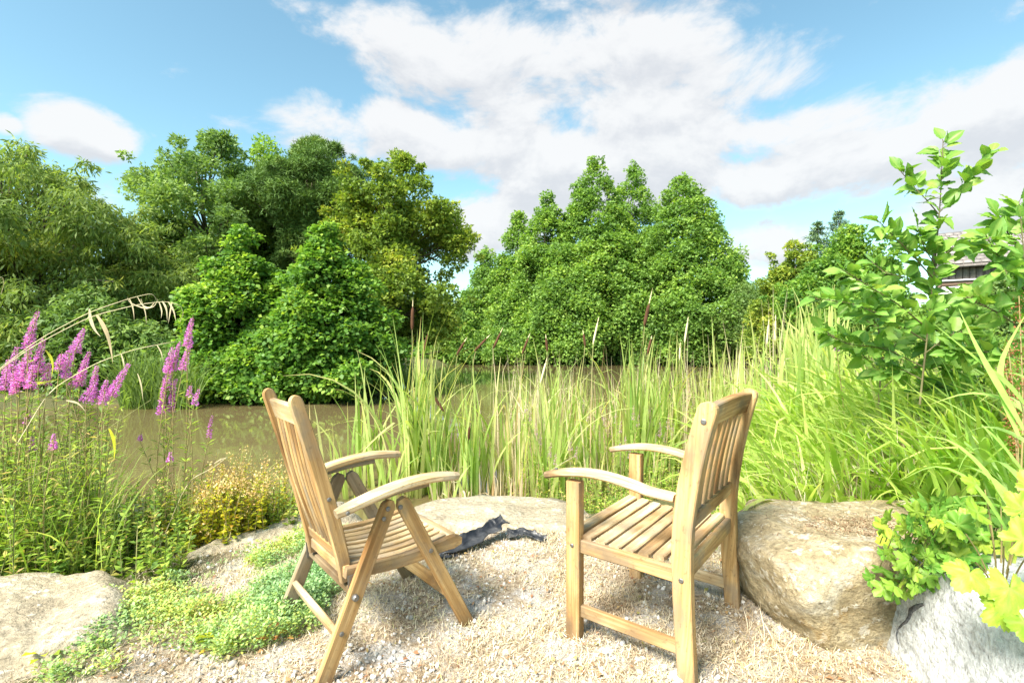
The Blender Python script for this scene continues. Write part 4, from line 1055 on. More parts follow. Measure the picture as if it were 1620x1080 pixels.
loosestrife('purple loosestrife at the far left with one tall spike above a broad mass of bloom', 30, 2.62,
            [(138, 75, 100, 215), (62, 205, 42, 325), (110, 195, 92, 330), (158, 175, 138, 300), (30, 250, 18, 365), (180, 262, 165, 345), (78, 255, 72, 350), (120, 270, 112, 360), (48, 300, 60, 375)], r=.024, dens=3000)
loosestrife('purple loosestrife with a wide cluster of leaning spikes, second from the left', 125, 2.75,
            [(306, 138, 272, 225), (284, 175, 238, 270), (325, 222, 288, 345), (224, 230, 214, 290), (252, 250, 236, 320), (352, 272, 338, 400), (470, 265, 405, 385), (388, 325, 372, 415), (300, 290, 262, 350), (345, 330, 312, 405), (412, 340, 378, 400)], r=.026, dens=3000)
loosestrife('tall slender purple loosestrife in front of the water, right of the wide cluster', 262, 2.95,
            [(700, 100, 680, 205), (655, 185, 628, 290), (692, 195, 664, 290), (628, 205, 610, 300), (622, 262, 604, 360), (600, 330, 588, 450), (640, 320, 622, 440)], r=.023, dens=3000)
loosestrife('short side shoot of loosestrife with two small flower tufts, right of the tall slender one', 300, 2.95, [(724, 355, 706, 415), (694, 345, 686, 385)], r=.015)
loosestrife('single thin loosestrife spike against the open water', 330, 3.05, [(772, 452, 760, 535)], r=.012)
loosestrife('lone low purple loosestrife tuft among the green stems, under the wide cluster', 85, 2.45, [(196, 518, 194, 580)], r=.016)
loosestrife('low pair of purple tufts near the left edge below the broad bloom', 48, 2.5, [(116, 530, 118, 582), (106, 438, 100, 485)], r=.014)
loosestrife('two faint purple buds low on the bank under the slender loosestrife', 266, 2.9, [(620, 585, 618, 622), (512, 522, 508, 545)], r=.012)
loosestrife('purple loosestrife spike showing above the grass in front of the right hand sapling', 1325, 3.6, [(1321, 527, 1324, 556)], False, r=.020)
for (px, py, d) in [(833, 630, 4.7), (848, 668, 4.5), (925, 630, 5.0), (950, 640, 4.9), (975, 650, 4.8), (1003, 640, 4.7), (1030, 638, 5.0), (1058, 655, 4.6), (1090, 610, 5.2), (905, 690, 4.4), (872, 700, 4.4), (1045, 668, 4.5), (990, 690, 4.3), (1122, 620, 5)]:
    loosestrife('faint fading loosestrife stalk among the reeds behind the armchair', px + rng.uniform(-6, 6), d, [(px, py, px + rng.uniform(-3, 3), py + 24), (px + 8, py + 16, px + 6, py + 36)], False, 'flower_faint', .014, True, 'fading loosestrife among the reeds', dens=600)

# little white flowers (mint) low on the left bank
for i, (px, py) in enumerate([(194, 808), (220, 800)]):
    d_ = 2.9; p = at(px, py, d_); z = float(ground_z(p[0], d_)); root = thing('white_flower', ['pale lilac tipped white flower head low on the left bank, left one of two', 'pale lilac tipped white flower head low on the left bank, right one of two'][i], 'flower', (p[0], d_, z))
    h_ = p[2] - z + .03
    mk('stem', [tube(np.array([[0, 0, -.02], [.01, 0, h_ * .5], [0, 0, h_]]), [.003, .002, .002], 5)], 'stem', root)
    n = 150; q = rng.random(n); a = rng.uniform(0, 6.28, n)
    pp = np.stack([np.cos(a) * .013, np.sin(a) * .013, h_ - .075 + np.round(q * 3) / 3 * .075 + rng.normal(size=n) * .004], -1)
    t_ = bpy.data.materials.get('white_petal') or leaf_mat('white_petal', [(0, (.60, .58, .66)), (1, (.80, .80, .80))], trans=.3); M['wp'] = t_
    mk('flower_head', [leaves(pp, np.stack([np.cos(a), np.sin(a), .2 * a * 0], -1), rdir(n), np.full(n, .010), np.full(n, .007), rng.random(n))], 'wp', root)

# ------------------------------------------------------------------ yellow leaved plants with salmon seed heads
for i, (px, d, h_, n_, lb) in enumerate([(318, 3.0, .40, 34, 'yellowing bushy plant with salmon seed heads, left one of the group by the water'), (356, 2.95, .36, 36, 'yellowing bushy plant with salmon seed heads, in the middle of the group by the water'),
                                      (396, 3.12, .47, 44, 'tallest salmon tipped yellowing plant, left of the folding chair'), (430, 3.2, .38, 30, 'yellowing plant with salmon seed heads touching the folding chair\'s outline')]):
    x = px_x(px, d); z = float(ground_z(x, d)); root = thing('yellow_leaved_plant', lb, 'plant', (x, d, z), 0, 'yellowing plants with salmon seed heads')
    b = np.stack([rng.normal(size=n_) * .07, rng.normal(size=n_) * .07, np.full(n_, -.02)], -1)
    s_, l_, P = stem_mass(b, h_ * rng.uniform(.6, 1.15, n_), .28, 'yellow', .036, .024, 36, .4)
    mk('stem', [s_], 'red_stem', root); mk('foliage', [l_], 'yellow', root)
    tips = P[:, -1]; m = 26; c = np.repeat(tips, m, 0); q = rng.normal(size=(len(c), 3)) * np.array([.014, .014, .022])
    sd = leaves(c + q, rdir(len(c)) + np.array([0, 0, .6]), rdir(len(c)), rng.uniform(.008, .016, len(c)), rng.uniform(.006, .011, len(c)), rng.random(len(c)), .3)
    mk('seed_head', [sd], 'salmon', root)['kind'] = 'stuff'

# ------------------------------------------------------------------ arching dry grass stems on the left
def zpt(zx, zy, d): return at(zx / 2.298, zy / 2.298 + 460, d)
def arch(label, line, drops, d, mat='dry_stem', r=.0024):
    base = zpt(*line[0], d); root = thing('dry_grass_stem', label, 'grass', base)
    P = smooth_line([zpt(a, b, d + .25 * i / len(line)) for i, (a, b) in enumerate(line)], 6) - base
    mk('stem', [tube(P, np.linspace(r, r * .45, len(P)), 5)], mat, root, True)
    for k_, (pl, w, m_) in enumerate(drops):
        q = [zpt(a, b, d + .16 + .01 * k_) - base for a, b in pl]
        link('leaf', mesh_np('leaf', *poly_ribbon(q, w, rng.uniform(.2, .8)), False, M[m_]), root)
arch('highest of the dry grass stems arching over the purple flowers', [(-260, 640), (-120, 400), (0, 280), (150, 170), (330, 75), (480, 25), (555, 8), (576, 45)],
     [([(325, 65), (328, 105), (345, 145), (366, 166)], .016, 'reed_dry'), ([(470, 28), (484, 60), (488, 105)], .007, 'reed_dry'), ([(500, 22), (520, 60), (560, 62), (574, 30)], .006, 'reed_dry'), ([(512, 30), (530, 78), (532, 120)], .006, 'reed_dry')], 2.30)
arch('dry grass stem with a hanging tangle of curled seed leaves at its tip', [(-240, 620), (-110, 400), (0, 285), (130, 195), (330, 92), (500, 50), (600, 38), (655, 52), (668, 80), (655, 112)],
     [([(352, 88), (372, 118), (392, 160), (404, 215), (410, 262)], .020, 'reed_dry'), ([(590, 38), (606, 62), (608, 108)], .010, 'reed_dry'), ([(612, 40), (632, 70), (640, 112)], .009, 'reed_dry'), ([(560, 44), (540, 70), (470, 45), (462, 22)], .006, 'reed_dry'), ([(625, 40), (618, 80), (612, 118)], .008, 'reed_dry'), ([(578, 40), (590, 75), (585, 100)], .007, 'reed_dry')], 2.36)
arch('thin dry grass stem ending in front of the slender loosestrife', [(60, 560), (180, 360), (350, 262), (480, 215), (600, 190), (640, 184)], [([(440, 228), (450, 260), (452, 285)], .008, 'reed_dry'), ([(570, 196), (588, 225), (590, 250)], .007, 'reed_dry')], 2.42)
arch('long low green grass stem slanting across the left herbage', [(-160, 800), (0, 730), (250, 610), (420, 480), (548, 396)], [([(396, 500), (412, 530), (418, 575), (414, 615)], .017, 'yellow'), ([(500, 300), (514, 340), (520, 400)], .008, 'reed_dry')], 2.40, 'stem')
arch('pale grass stem along the right of the left bank, leaning to the folding chair', [(560, 980), (680, 690), (780, 640), (826, 602), (830, 615)], [([(778, 628), (800, 612), (828, 604)], .007, 'reed_dry')], 2.75)
arch('green stem with a bright yellow bent leaf beside the left loosestrife', [(120, 700), (150, 480), (186, 290)], [([(165, 215), (186, 240), (194, 275), (186, 318)], .014, 'yellow'), ([(92, 338), (150, 336), (212, 320)], .014, 'yellow'), ([(240, 398), (285, 405), (312, 440)], .010, 'reed_dry')], 2.45, 'stem', .002)
arch('curled pale grass tip at the far left edge, above the flowers', [(-140, 300), (-60, 60), (-20, -40), (8, -52), (16, -30), (4, 12)], [], 2.3)
# ------------------------------------------------------------------ reeds in and beside the water
def tufts(list_, jitter=.10):
    """(px, d, n, length, lean azimuth or None)"""
    B, Ls, Az, Th, Bd, Wd, Rn = [], [], [], [], [], [], []
    for (px, d, n, l, az) in list_:
        n = max(4, int(n * .55))
        x = px_x(px, d); b = np.stack([x + rng.normal(size=n) * jitter, d + rng.normal(size=n) * jitter, np.zeros(n)], -1)
        b[:, 2] = np.maximum(ground_z(b[:, 0], b[:, 1]), -.5); B.append(b)
        Ls.append(l * rng.uniform(.62, 1.05, n)); Az.append(rng.uniform(0, 6.28, n) if az is None else az + rng.normal(size=n) * .6)
        Th.append(np.abs(rng.normal(size=n)) * .10 + .02); Bd.append(np.where(rng.random(n) < .25, rng.uniform(.7, 1.7, n), rng.uniform(.02, .4, n)))
        Wd.append(rng.uniform(.020, .040, n)); Rn.append(np.clip(rng.random() * .35 + rng.random(n) * .62, 0, .999))
    c = np.concatenate
    n = len(c(Ls)); kink = np.where(rng.random(n) < .08, rng.uniform(.5, .85, n), 2.0)
    return ribbons(c(B), c(Az), c(Ls), c(Wd), c(Th), c(Bd), 9, 2.0, None, 'reed', c(Rn), kink)
T = [(575, 5.3, 20, 1.62, None), (592, 5.2, 12, 1.45, None), (612, 5.0, 14, 1.2, None), (640, 5.05, 26, 1.75, None), (655, 5.0, 30, 1.95, None), (672, 5.15, 26, 1.85, None), (690, 4.9, 26, 1.55, None), (708, 5.2, 20, 1.45, None),
     (728, 5.1, 18, 1.4, None), (748, 4.8, 22, 1.45, None), (766, 5.0, 24, 1.5, None), (790, 5.3, 20, 1.45, None), (520, 4.95, 14, 1.05, -1.3), (500, 4.8, 10, .85, -1.4), (548, 4.85, 14, .95, -1.0), (470, 4.4, 9, .65, -1.2), (630, 4.75, 14, .95, None),
     (705, 4.6, 12, .9, None), (815, 5.0, 24, 1.45, None), (560, 5.8, 12, 1.4, None), (850, 4.8, 16, 1.3, None), (872, 4.75, 34, 1.45, None), (885, 4.8, 22, 1.35, None)]
o = mk('reeds', [tufts(T, .075)], 'reed'); tag(o, 'green reeds standing in the water behind the folding chair', 'reeds', 'stuff')
T = []
for _ in range(58):
    px = rng.uniform(805, 1200); d = 4.7 + 2.8 * rng.random() ** 1.2
    T.append((px, d, int(rng.integers(12, 24)), rng.uniform(.95, 1.68) + .2 * max(0, (px - 1080) / 120) , None))
for _ in range(14): T.append((rng.uniform(1000, 1075), rng.uniform(4.9, 5.8), 18, rng.uniform(1.5, 1.85), None))
for _ in range(34):
    px = rng.uniform(1130, 1330); d = rng.uniform(3.9, 6.5); T.append((px, d, int(rng.integers(12, 22)), rng.uniform(1.05, 1.4), rng.choice([-1.6, -1.2, 1.2, 0.4])))
for _ in range(14): T.append((rng.uniform(1180, 1360), rng.uniform(6.0, 9.0), 18, rng.uniform(1.0, 1.3), None))
T = [q for q in T if not (q[1] < 5.2 and q[0] < 835)]
o = mk('reed_bed', [tufts(T, .075)], 'reed'); tag(o, 'dense bed of pale green reeds behind the armchair', 'reeds', 'stuff')
b, px, d = scatter_px(760, 780, 1240, 4.7, 7.5)
ch = [ribbons(b, rng.uniform(0, 6.28, len(b)), rng.uniform(.6, 1.6, len(b)), rng.uniform(.006, .015, len(b)), np.abs(rng.normal(size=len(b))) * .10, rng.uniform(0, .2, len(b)), 5, kink=np.where(rng.random(len(b)) < .3, rng.uniform(.4, .9, len(b)), 2.))]
b, px, d = scatter_px(160, 690, 830, 4.45, 5.1)
ch.append(ribbons(b, rng.uniform(0, 6.28, len(b)), rng.uniform(.15, .55, len(b)), rng.uniform(.008, .018, len(b)), np.abs(rng.normal(size=len(b))) * .12, rng.uniform(0, .2, len(b)), 4, kink=np.where(rng.random(len(b)) < .3, rng.uniform(.4, .9, len(b)), 2.)))
o = mk('dry_reeds', ch, 'reed_dry'); tag(o, 'pale dry broken reed stalks mixed into the reed bed', 'reeds', 'stuff')

# cattails one can tell apart
lib = []
for i in range(9):
    V, F, A = ribbons(np.zeros((1, 3)), np.array([0.]), np.array([1.0]), np.array([.013]), np.array([rng.uniform(.02, .12)]), np.array([[.1, .2, .3, .15, .5, 1.0, .25, .7, 1.5][i]]), 10, 2.2, np.array([rng.uniform(-1, 1)]), 'reed', np.array([.3]))
    lib.append(mesh_np('leaf', V, F, A, False, M['reed_one']))
def cattail(label, base_px, d, hx0, hy0, hx1, hy1, nleaf, llen, spike=.10, mat='cat', rad=.0135, name='cattail', lean=None):
    """stalk rising to a seed head whose bottom / top stand at the two pixels"""
    x = px_x(base_px, d); z = max(float(ground_z(x, d)), -.5); base = np.array([x, d, z])
    root = thing(name, label, 'cattail', base, 0, 'cattails in the reed bed')
    h0 = at(hx0, hy0, d) - base; h1 = at(hx1, hy1, d) - base; T_ = nrm(h1 - h0)
    P = smooth_line([[0, 0, -.05], h0 * .35 * np.array([.5, 1, 1]), h0 * .72 * np.array([.85, 1, 1]), h0, h1, h1 + T_ * spike], 5)
    mk('stem', [tube(P, np.linspace(.0065, .003, len(P)), 6)], 'stem', root, True)
    k = np.linspace(0, 1, 9); prof = np.array([.25, .85, 1, 1.02, 1, 1, .98, .82, .2]) * rad
    mk('seed_head', [tube(h0 + (h1 - h0) * k[:, None], prof, 10)], mat, root, True)
    if spike > .03: mk('spike', [tube(np.array([h1, h1 + T_ * spike * .5, h1 + T_ * spike]), [.0055, .0045, .002], 6)], 'dry_stem', root, True)
    for i in range(nleaf):
        o_ = link('leaf', lib[int(rng.integers(0, 9))], root); s = llen * rng.uniform(.6, 1.05)
        o_.location = (rng.normal() * .035, rng.normal() * .035, -.03); o_.scale = (rng.uniform(1.3, 2.1), s, s); o_.rotation_euler = (0, 0, rng.uniform(0, 6.28))
cattail('tallest dark cattail left of centre, above the folding chair\'s armrests', 655, 5.0, 652, 522, 653, 485, 22, 1.95, .09, rad=.0175)
cattail('dark cattail just right of the tallest one, tilted slightly', 674, 5.05, 668, 568, 677, 528, 16, 1.75, .03)
cattail('short dark cattail head bent to the lower right among green blades', 690, 4.9, 688, 629, 702, 651, 9, 1.4, .0)
cattail('low upright dark cattail above the rock between the chairs', 744, 4.75, 741, 697, 743, 674, 10, 1.3, .0)
cattail('slim cattail leaning right, left one of the row against the dark far trees', 715, 5.5, 722, 562, 735, 540, 8, 1.35, .06)
cattail('slim cattail leaning strongly right, second of the row against the far trees', 738, 5.5, 750, 556, 770, 535, 8, 1.35, .06)
cattail('slim cattail with a hooked tip, third of the row against the dark far trees', 772, 5.6, 780, 552, 792, 526, 9, 1.4, .07)
cattail('slim leaning cattail at the left end of the dense reed bed', 822, 5.7, 826, 560, 836, 534, 9, 1.4, .06)
cattail('red brown cattail with a long pale spike, tallest over the dense reed bed', 1008, 5.1, 1019, 516, 1027, 480, 20, 1.9, .16, rad=.0175)
cattail('thin brown cattail sticking up from the middle of the reed bed', 905, 5.6, 926, 548, 923, 528, 8, 1.45, .05)
cattail('thin brown cattail close below the red brown one', 1030, 5.4, 1024, 560, 1030, 536, 8, 1.5, .04)
cattail('brown cattail with a tilted thin head left of the reed bed centre', 862, 5.4, 866, 556, 864, 535, 8, 1.45, .05)
for i, (bx, d, a, b, c_, e) in enumerate([(932, 5.1, 938, 545, 946, 508), (1082, 5.0, 1083, 542, 1088, 508), (858, 4.9, 855, 606, 864, 572), (1078, 5.2, 1075, 570, 1076, 548), (1214, 4.8, 1213, 545, 1216, 512), (1228, 4.8, 1226, 540, 1227, 505)]):
    cattail('pale dried out seed plume ' + ['bending right above the reed bed', 'standing right of the tall red brown cattail', 'low over the left half of the reed bed', 'below the plume beside the red brown cattail', 'left one of two near the grass bank', 'right one of two near the grass bank'][i], bx, d, a, b, c_, e, 4, 1.2, .05, 'dry_stem', .010, 'dry_cattail')

# low leafy growth at the feet of the reeds and the grass
S, L = [], []
for (n, pa, pb, da, db, h0, h1, per, ll, lw) in [(420, 850, 1200, 4.0, 4.9, .14, .42, 20, .05, .022), (160, 810, 1180, 4.6, 5.3, .3, .62, 24, .05, .014), (240, 1180, 1420, 2.75, 3.5, .08, .30, 22, .035, .018), (160, 900, 1190, 3.75, 4.2, .05, .16, 18, .035, .02), (130, 1150, 1230, 2.9, 3.8, .1, .3, 18, .04, .02)]:
    b, px, d = scatter_px(n, pa, pb, da, db); s_, l_, _ = stem_mass(b, rng.uniform(h0, h1, n), .2, 'weed', ll, lw, per); S.append(s_); L.append(l_)
o = mk('low_weeds', L, 'weed'); tag(o, 'low yellow green leafy weeds at the foot of the reeds behind the armchair', 'weeds', 'stuff')
o = mk('low_weed_stems', S, 'red_stem'); tag(o, 'thin reddish stems of the low weeds behind the armchair', 'stems', 'stuff')

# ------------------------------------------------------------------ bright grass bank on the right
def grass(n, pa, pb, da, db, l0, l1, w0, w1, az, azs, th, bd, pw=1.0):
    b, px, d = scatter_px(n, pa, pb, da, db, pw)
    ok = ~((b[:, 0] > .9) & (b[:, 0] < 2.05) & (b[:, 1] < 2.62))
    b = b[ok]; n = len(b); cl = vnoise(b * np.array([3, 3, 0]) + 5)
    a = az + rng.normal(size=n) * azs + cl * .5
    rn = np.clip(.42 + .3 * cl + .24 * rng.normal(size=n), 0, .999)
    return ribbons(b, a, rng.uniform(l0, l1, n) * (1 + .2 * cl), rng.uniform(w0, w1, n), np.abs(rng.normal(size=n)) * th + .05, np.clip(rng.normal(size=n) * .5 + bd, .1, 2.4), 7, 1.5, None, 'grass', rn, np.where(rng.random(n) < .05, rng.uniform(.5, .8, n), 2.))
G = [grass(1500, 1170, 1850, 2.6, 4.6, .5, .95, .022, .046, -1.7, .9, .34, 1.35), grass(700, 1170, 1420, 2.7, 3.6, .3, .65, .012, .024, -1.9, 1.0, .35, 1.3), grass(620, 1420, 2000, 2.35, 3.3, .5, .9, .024, .046, -1.6, .8, .34, 1.3), grass(450, 1200, 1900, 4.2, 6.5, .5, .85, .012, .022, -1.4, 1.0, .2, .8)]
o = mk('grass_bank', G, 'grass'); tag(o, 'bright green arching grass covering the bank behind the boulders', 'grass', 'stuff')
b, px, d = scatter_px(850, 1190, 1560, 2.66, 3.2)
ch = [ribbons(b, -1.6 + rng.normal(size=len(b)) * .9, rng.uniform(.2, .55, len(b)), rng.uniform(.004, .009, len(b)), np.abs(rng.normal(size=len(b))) * .3, rng.uniform(.1, 1.2, len(b)), 5)]
b, px, d = scatter_px(700, 1180, 1420, 1.75, 2.7); ok = ~((b[:, 0] > 1.02) & (b[:, 0] < 2.0) & (b[:, 1] > 1.75)); b = b[ok]
ch.append(ribbons(b, rng.uniform(0, 6.28, len(b)), rng.uniform(.04, .14, len(b)), rng.uniform(.0015, .0035, len(b)), np.abs(rng.normal(size=len(b))) * .6, rng.uniform(.1, 1.2, len(b)), 4))
o = mk('dry_grass', ch, 'straw'); tag(o, 'dry straw coloured grass stalks behind and around the ochre boulder', 'grass', 'stuff')
# broad single blades near the right edge
glib = []
for i in range(7):
    V, F, A = ribbons(np.zeros((1, 3)), np.array([0.]), np.array([1.0]), np.array([.024]), np.array([.15 + .05 * i]), np.array([[.3, .6, .9, 1.2, 1.5, .8, 1.8][i]]), 12, 1.5, np.array([rng.uniform(-.9, .9)]), 'grass', np.array([.2]))
    glib.append(mesh_np('blade', V, F, A, True, M['grass_one']))
for i, (px, d, z, n_, l, lb) in enumerate([(1600, 2.30, .42, 16, .85, 'clump of broad grass blades at the right edge, highest under the sapling'), (1560, 2.55, .40, 15, .8, 'clump of broad arching grass behind the yellow lobed leaves'), (1660, 2.05, .42, 16, .75, 'nearest clump of broad grass cut off by the right edge'),
                                     (1475, 2.70, .34, 14, .72, 'clump of broad grass right above the ochre boulder\'s back edge'), (1520, 3.0, .38, 14, .85, 'clump of broad upright grass in front of the sapling'), (1400, 3.1, .28, 12, .75, 'clump of broad grass left of the sapling'), (1330, 2.95, .22, 12, .65, 'clump of broad grass between the armchair and the sapling')]):
    root = thing('grass_clump', lb, 'grass', (px_x(px, d), d, z - .1), 0, 'broad grass clumps on the right bank')
    for k in range(n_):
        o_ = link('blade', glib[int(rng.integers(0, 7))], root); s = l * rng.uniform(.6, 1.1)
        o_.location = (rng.normal() * .07, rng.normal() * .05, 0); o_.scale = (rng.uniform(.8, 1.25), s, s); o_.rotation_euler = (rng.normal() * .1, rng.normal() * .1, rng.normal() * .95 + 1.7)
# dry moss and crumbs lying on the flat top of the ochre boulder
ob = [o_ for o_ in bpy.data.objects if 'ochre' in o_.get('label', '') and o_.name.startswith('boulder')][0]
bv = BVHTree.FromPolygons([ob.matrix_world @ v.co for v in ob.data.vertices], [p.vertices[:] for p in ob.data.polygons])
B = []
for _ in range(2600):
    x_, y_ = 1.52 + .17 * rng.normal(), 2.16 + .10 * rng.normal()
    h_ = bv.ray_cast(Vector((x_, y_, 2)), Vector((0, 0, -1)))
    if h_[0] is not None and h_[1].z > .75: B.append(h_[0][:])
B = np.array(B); n = len(B); B[:, 2] += rng.uniform(-.001, .006, n)
V, F, A = ribbons(B, rng.uniform(0, 6.28, n), rng.uniform(.006, .024, n), rng.uniform(.0014, .004, n), rng.uniform(1.1, 1.6, n), rng.normal(size=n) * .5, 3, 1.0, rng.uniform(-.6, .6, n), 'straw', np.clip(.14 + .16 * rng.normal(size=n), 0, .9))
o = link('dry_moss', mesh_np('dry_moss', V, F, A, False, M['straw'])); tag(o, 'brown dry moss and grass crumbs on the flat top of the ochre boulder', 'moss', 'stuff')
# dock with brown seed spikes
d_ = 2.15; root = thing('dock_plant', 'dock with rusty brown seed spikes at the right edge', 'plant', (px_x(1612, d_), d_, .35))
st, sd = [], []
for (a, b, c_, e) in [(1622, 640, 1612, 468), (1618, 640, 1594, 540), (1626, 640, 1632, 500), (1616, 640, 1590, 575)]:
    base = np.array([px_x(1612, d_), d_, .35]); p0 = np.array([0, 0, 0.]); p1 = at(c_, e, d_) - base; P = smooth_line([p0, (p0 + p1) / 2 + np.array([.02, 0, .02]), p1], 6); st.append(tube(P, np.linspace(.005, .002, len(P)), 5))
    n = 260; q = .45 + .55 * rng.random(n); c = p0 + (p1 - p0) * q[:, None] + rng.normal(size=(n, 3)) * .010
    sd.append(leaves(c, rdir(n), rdir(n), rng.uniform(.006, .012, n), rng.uniform(.005, .010, n), rng.random(n), .3))
mk('stem', st, 'red_stem', root, True); mk('seed_spike', sd, 'brown_seed', root)

# ------------------------------------------------------------------ saplings with large leaves
def leaf_shape(name, mat, L=1.0, W=.72, nu=9, nv=7, fold=.25, curl=.25, ripple=.03, seed=0):
    r = np.random.default_rng(seed)
    u = np.linspace(0, 1, nu); v = np.linspace(-1, 1, nv)
    hw = W / 2 * np.sin(np.pi * np.clip(u * .93 + .05, 0, 1)) ** .75 * (1.08 - .35 * u)
    hw[-1] = .01
    U, Vv = np.meshgrid(u, v, indexing='ij')
    X = Vv * hw[:, None]; Y_ = U * L - .05 * np.abs(Vv) * L * (U < .9)
    Z_ = fold * np.abs(X) - curl * (U - .2) ** 2 * .6 + ripple * np.sin(U * 22 + np.abs(Vv) * 3 + r.uniform(0, 6)) * np.abs(Vv)
    P = np.stack([X, Y_, Z_], -1).reshape(-1, 3)
    i = np.arange(nu * nv).reshape(nu, nv); F = np.stack([i[:-1, :-1], i[:-1, 1:], i[1:, 1:], i[1:, :-1]], -1).reshape(-1, 4)
    vein = np.where(np.abs(Vv) < .05, 1.0, 0) + .45 * (np.cos(U * 44 - np.abs(Vv) * 7) > .55) * (np.abs(Vv) > .1)
    return mesh_np(name, P, F, {'rnd': np.full(nu * nv, r.random() * .5), 't': U.ravel(), 'vein': np.clip(vein, 0, 1).ravel()}, True, M[mat])
llib = [leaf_shape('leaf', 'sapling', seed=i, fold=[.1, .3, .5, .2, .7, .4][i], curl=[.2, .5, .1, .8, .4, .3][i], W=[.74, .7, .78, .66, .72, .76][i]) for i in range(6)]
def place_leaf(parent, me, p, axis, normal, s, name='leaf'):
    axis = nrm(np.asarray(axis, float)); z = nrm(np.asarray(normal, float) - axis * (np.dot(normal, axis))); x = np.cross(axis, z)
    o = link(name, me, parent)
    o.matrix_local = Matrix(((x[0] * s, axis[0] * s, z[0] * s, p[0]), (x[1] * s, axis[1] * s, z[1] * s, p[1]), (x[2] * s, axis[2] * s, z[2] * s, p[2]), (0, 0, 0, 1)))
    return o
def sapling(label, base_px, d, z, branches, size, group=None):
    """branches: list of (pixel polyline, depth offset, number of leaves, first fraction)"""
    base = np.array([px_x(base_px, d), d, z]); root = thing('sapling', label, 'sapling', base, 0, group)
    tw = []; total = 0
    for (line, dz, nl, f0, r0) in branches:
        m = len(line)
        P = smooth_line([at(a, b, d + dz * (i / (m - 1))) - base for i, (a, b) in enumerate(line)], 6)
        tw.append(tube(P, np.linspace(r0, .0018, len(P)), 6))
        nl = int(nl * (2.5 if size < .0925 else 3.2))
        for k in range(nl):
            f = (f0 + (1 - f0) * (k + .5) / nl) * (len(P) - 1); i0 = min(int(f), len(P) - 2); p = P[i0] + (P[i0 + 1] - P[i0]) * (f - i0); T_ = nrm(P[i0 + 1] - P[i0])
            sd_ = nrm(np.cross(T_, np.array([0, 0, 1.0]) + .5 * rng.normal(size=3))) * (1 if k % 2 else -1)
            ax = sd_ * rng.uniform(.6, 1.1) + T_ * rng.uniform(.2, .9) + np.array([0, 0, rng.uniform(-.35, .45)]) + .25 * rng.normal(size=3)
            if k == nl - 1: ax = T_ + .2 * rng.normal(size=3)
            ax = nrm(ax); pet = p + ax * size * .22
            tw.append(tube(np.array([p, (p + pet) / 2 + np.array([0, 0, .003]), pet]), [.0016, .0013, .0011], 4))
            nm = np.array([rng.normal() * .5, -.75 + rng.normal() * .5, .8])
            place_leaf(root, llib[int(rng.integers(0, 6))], pet, ax, nm, size * rng.uniform(.6, 1.12)); total += 1
    mk('stem', tw, 'twig', root, True)
    return root
SG = 'large leaved saplings on the right bank'
sapling('tall sapling with large rounded leaves rising into the sky on the right', 1455, 2.75, .30,
        [([(1455, 640), (1468, 520), (1478, 430), (1487, 330), (1492, 222)], 0, 38, .22, .0055),
         ([(1476, 440), (1445, 405), (1415, 375), (1388, 348)], -.15, 15, .15, .004), ([(1486, 340), (1465, 315), (1445, 295), (1424, 270)], .1, 8, .35, .003),
         ([(1487, 335), (1515, 305), (1540, 275), (1570, 240)], -.1, 10, .25, .003), ([(1480, 415), (1510, 390), (1545, 378)], .1, 8, .3, .003),
         ([(1468, 520), (1420, 480), (1370, 450), (1330, 425)], -.2, 16, .2, .004), ([(1465, 540), (1410, 505), (1350, 480), (1290, 472)], -.2, 18, .2, .004),
         ([(1470, 500), (1510, 470), (1550, 455)], .15, 10, .2, .003), ([(1474, 460), (1440, 440), (1400, 432), (1380, 415)], .2, 12, .2, .003), ([(1462, 560), (1500, 530), (1540, 520)], -.1, 10, .2, .003),
         ([(1460, 580), (1400, 550), (1340, 545), (1300, 520)], .1, 16, .2, .003), ([(1480, 420), (1462, 392), (1452, 360)], -.1, 8, .3, .003), ([(1458, 600), (1420, 580), (1390, 590)], .1, 10, .3, .003)], .090, SG)
sapling('second large leaved sapling at the right edge, partly out of the picture', 1640, 2.45, .35,
        [([(1645, 640), (1632, 520), (1622, 420), (1612, 318)], 0, 24, .2, .006), ([(1628, 470), (1600, 430), (1575, 400), (1560, 372)], -.1, 14, .2, .003), ([(1620, 400), (1596, 372), (1576, 338)], .1, 10, .3, .003),
         ([(1634, 540), (1590, 500), (1550, 480), (1530, 470)], -.1, 15, .2, .004), ([(1632, 520), (1660, 470), (1680, 420)], .1, 10, .2, .003), ([(1640, 580), (1590, 560), (1540, 555), (1500, 560)], .1, 16, .2, .003), ([(1625, 440), (1605, 425), (1585, 430)], -.15, 8, .2, .003)], .090, SG)
d_ = 1.55; base = at(1650, 800, d_); root = thing('grass_clump', 'few very broad pale grass blades at the right edge, nearest of all', 'grass', base, 0, 'broad grass clumps on the right bank')
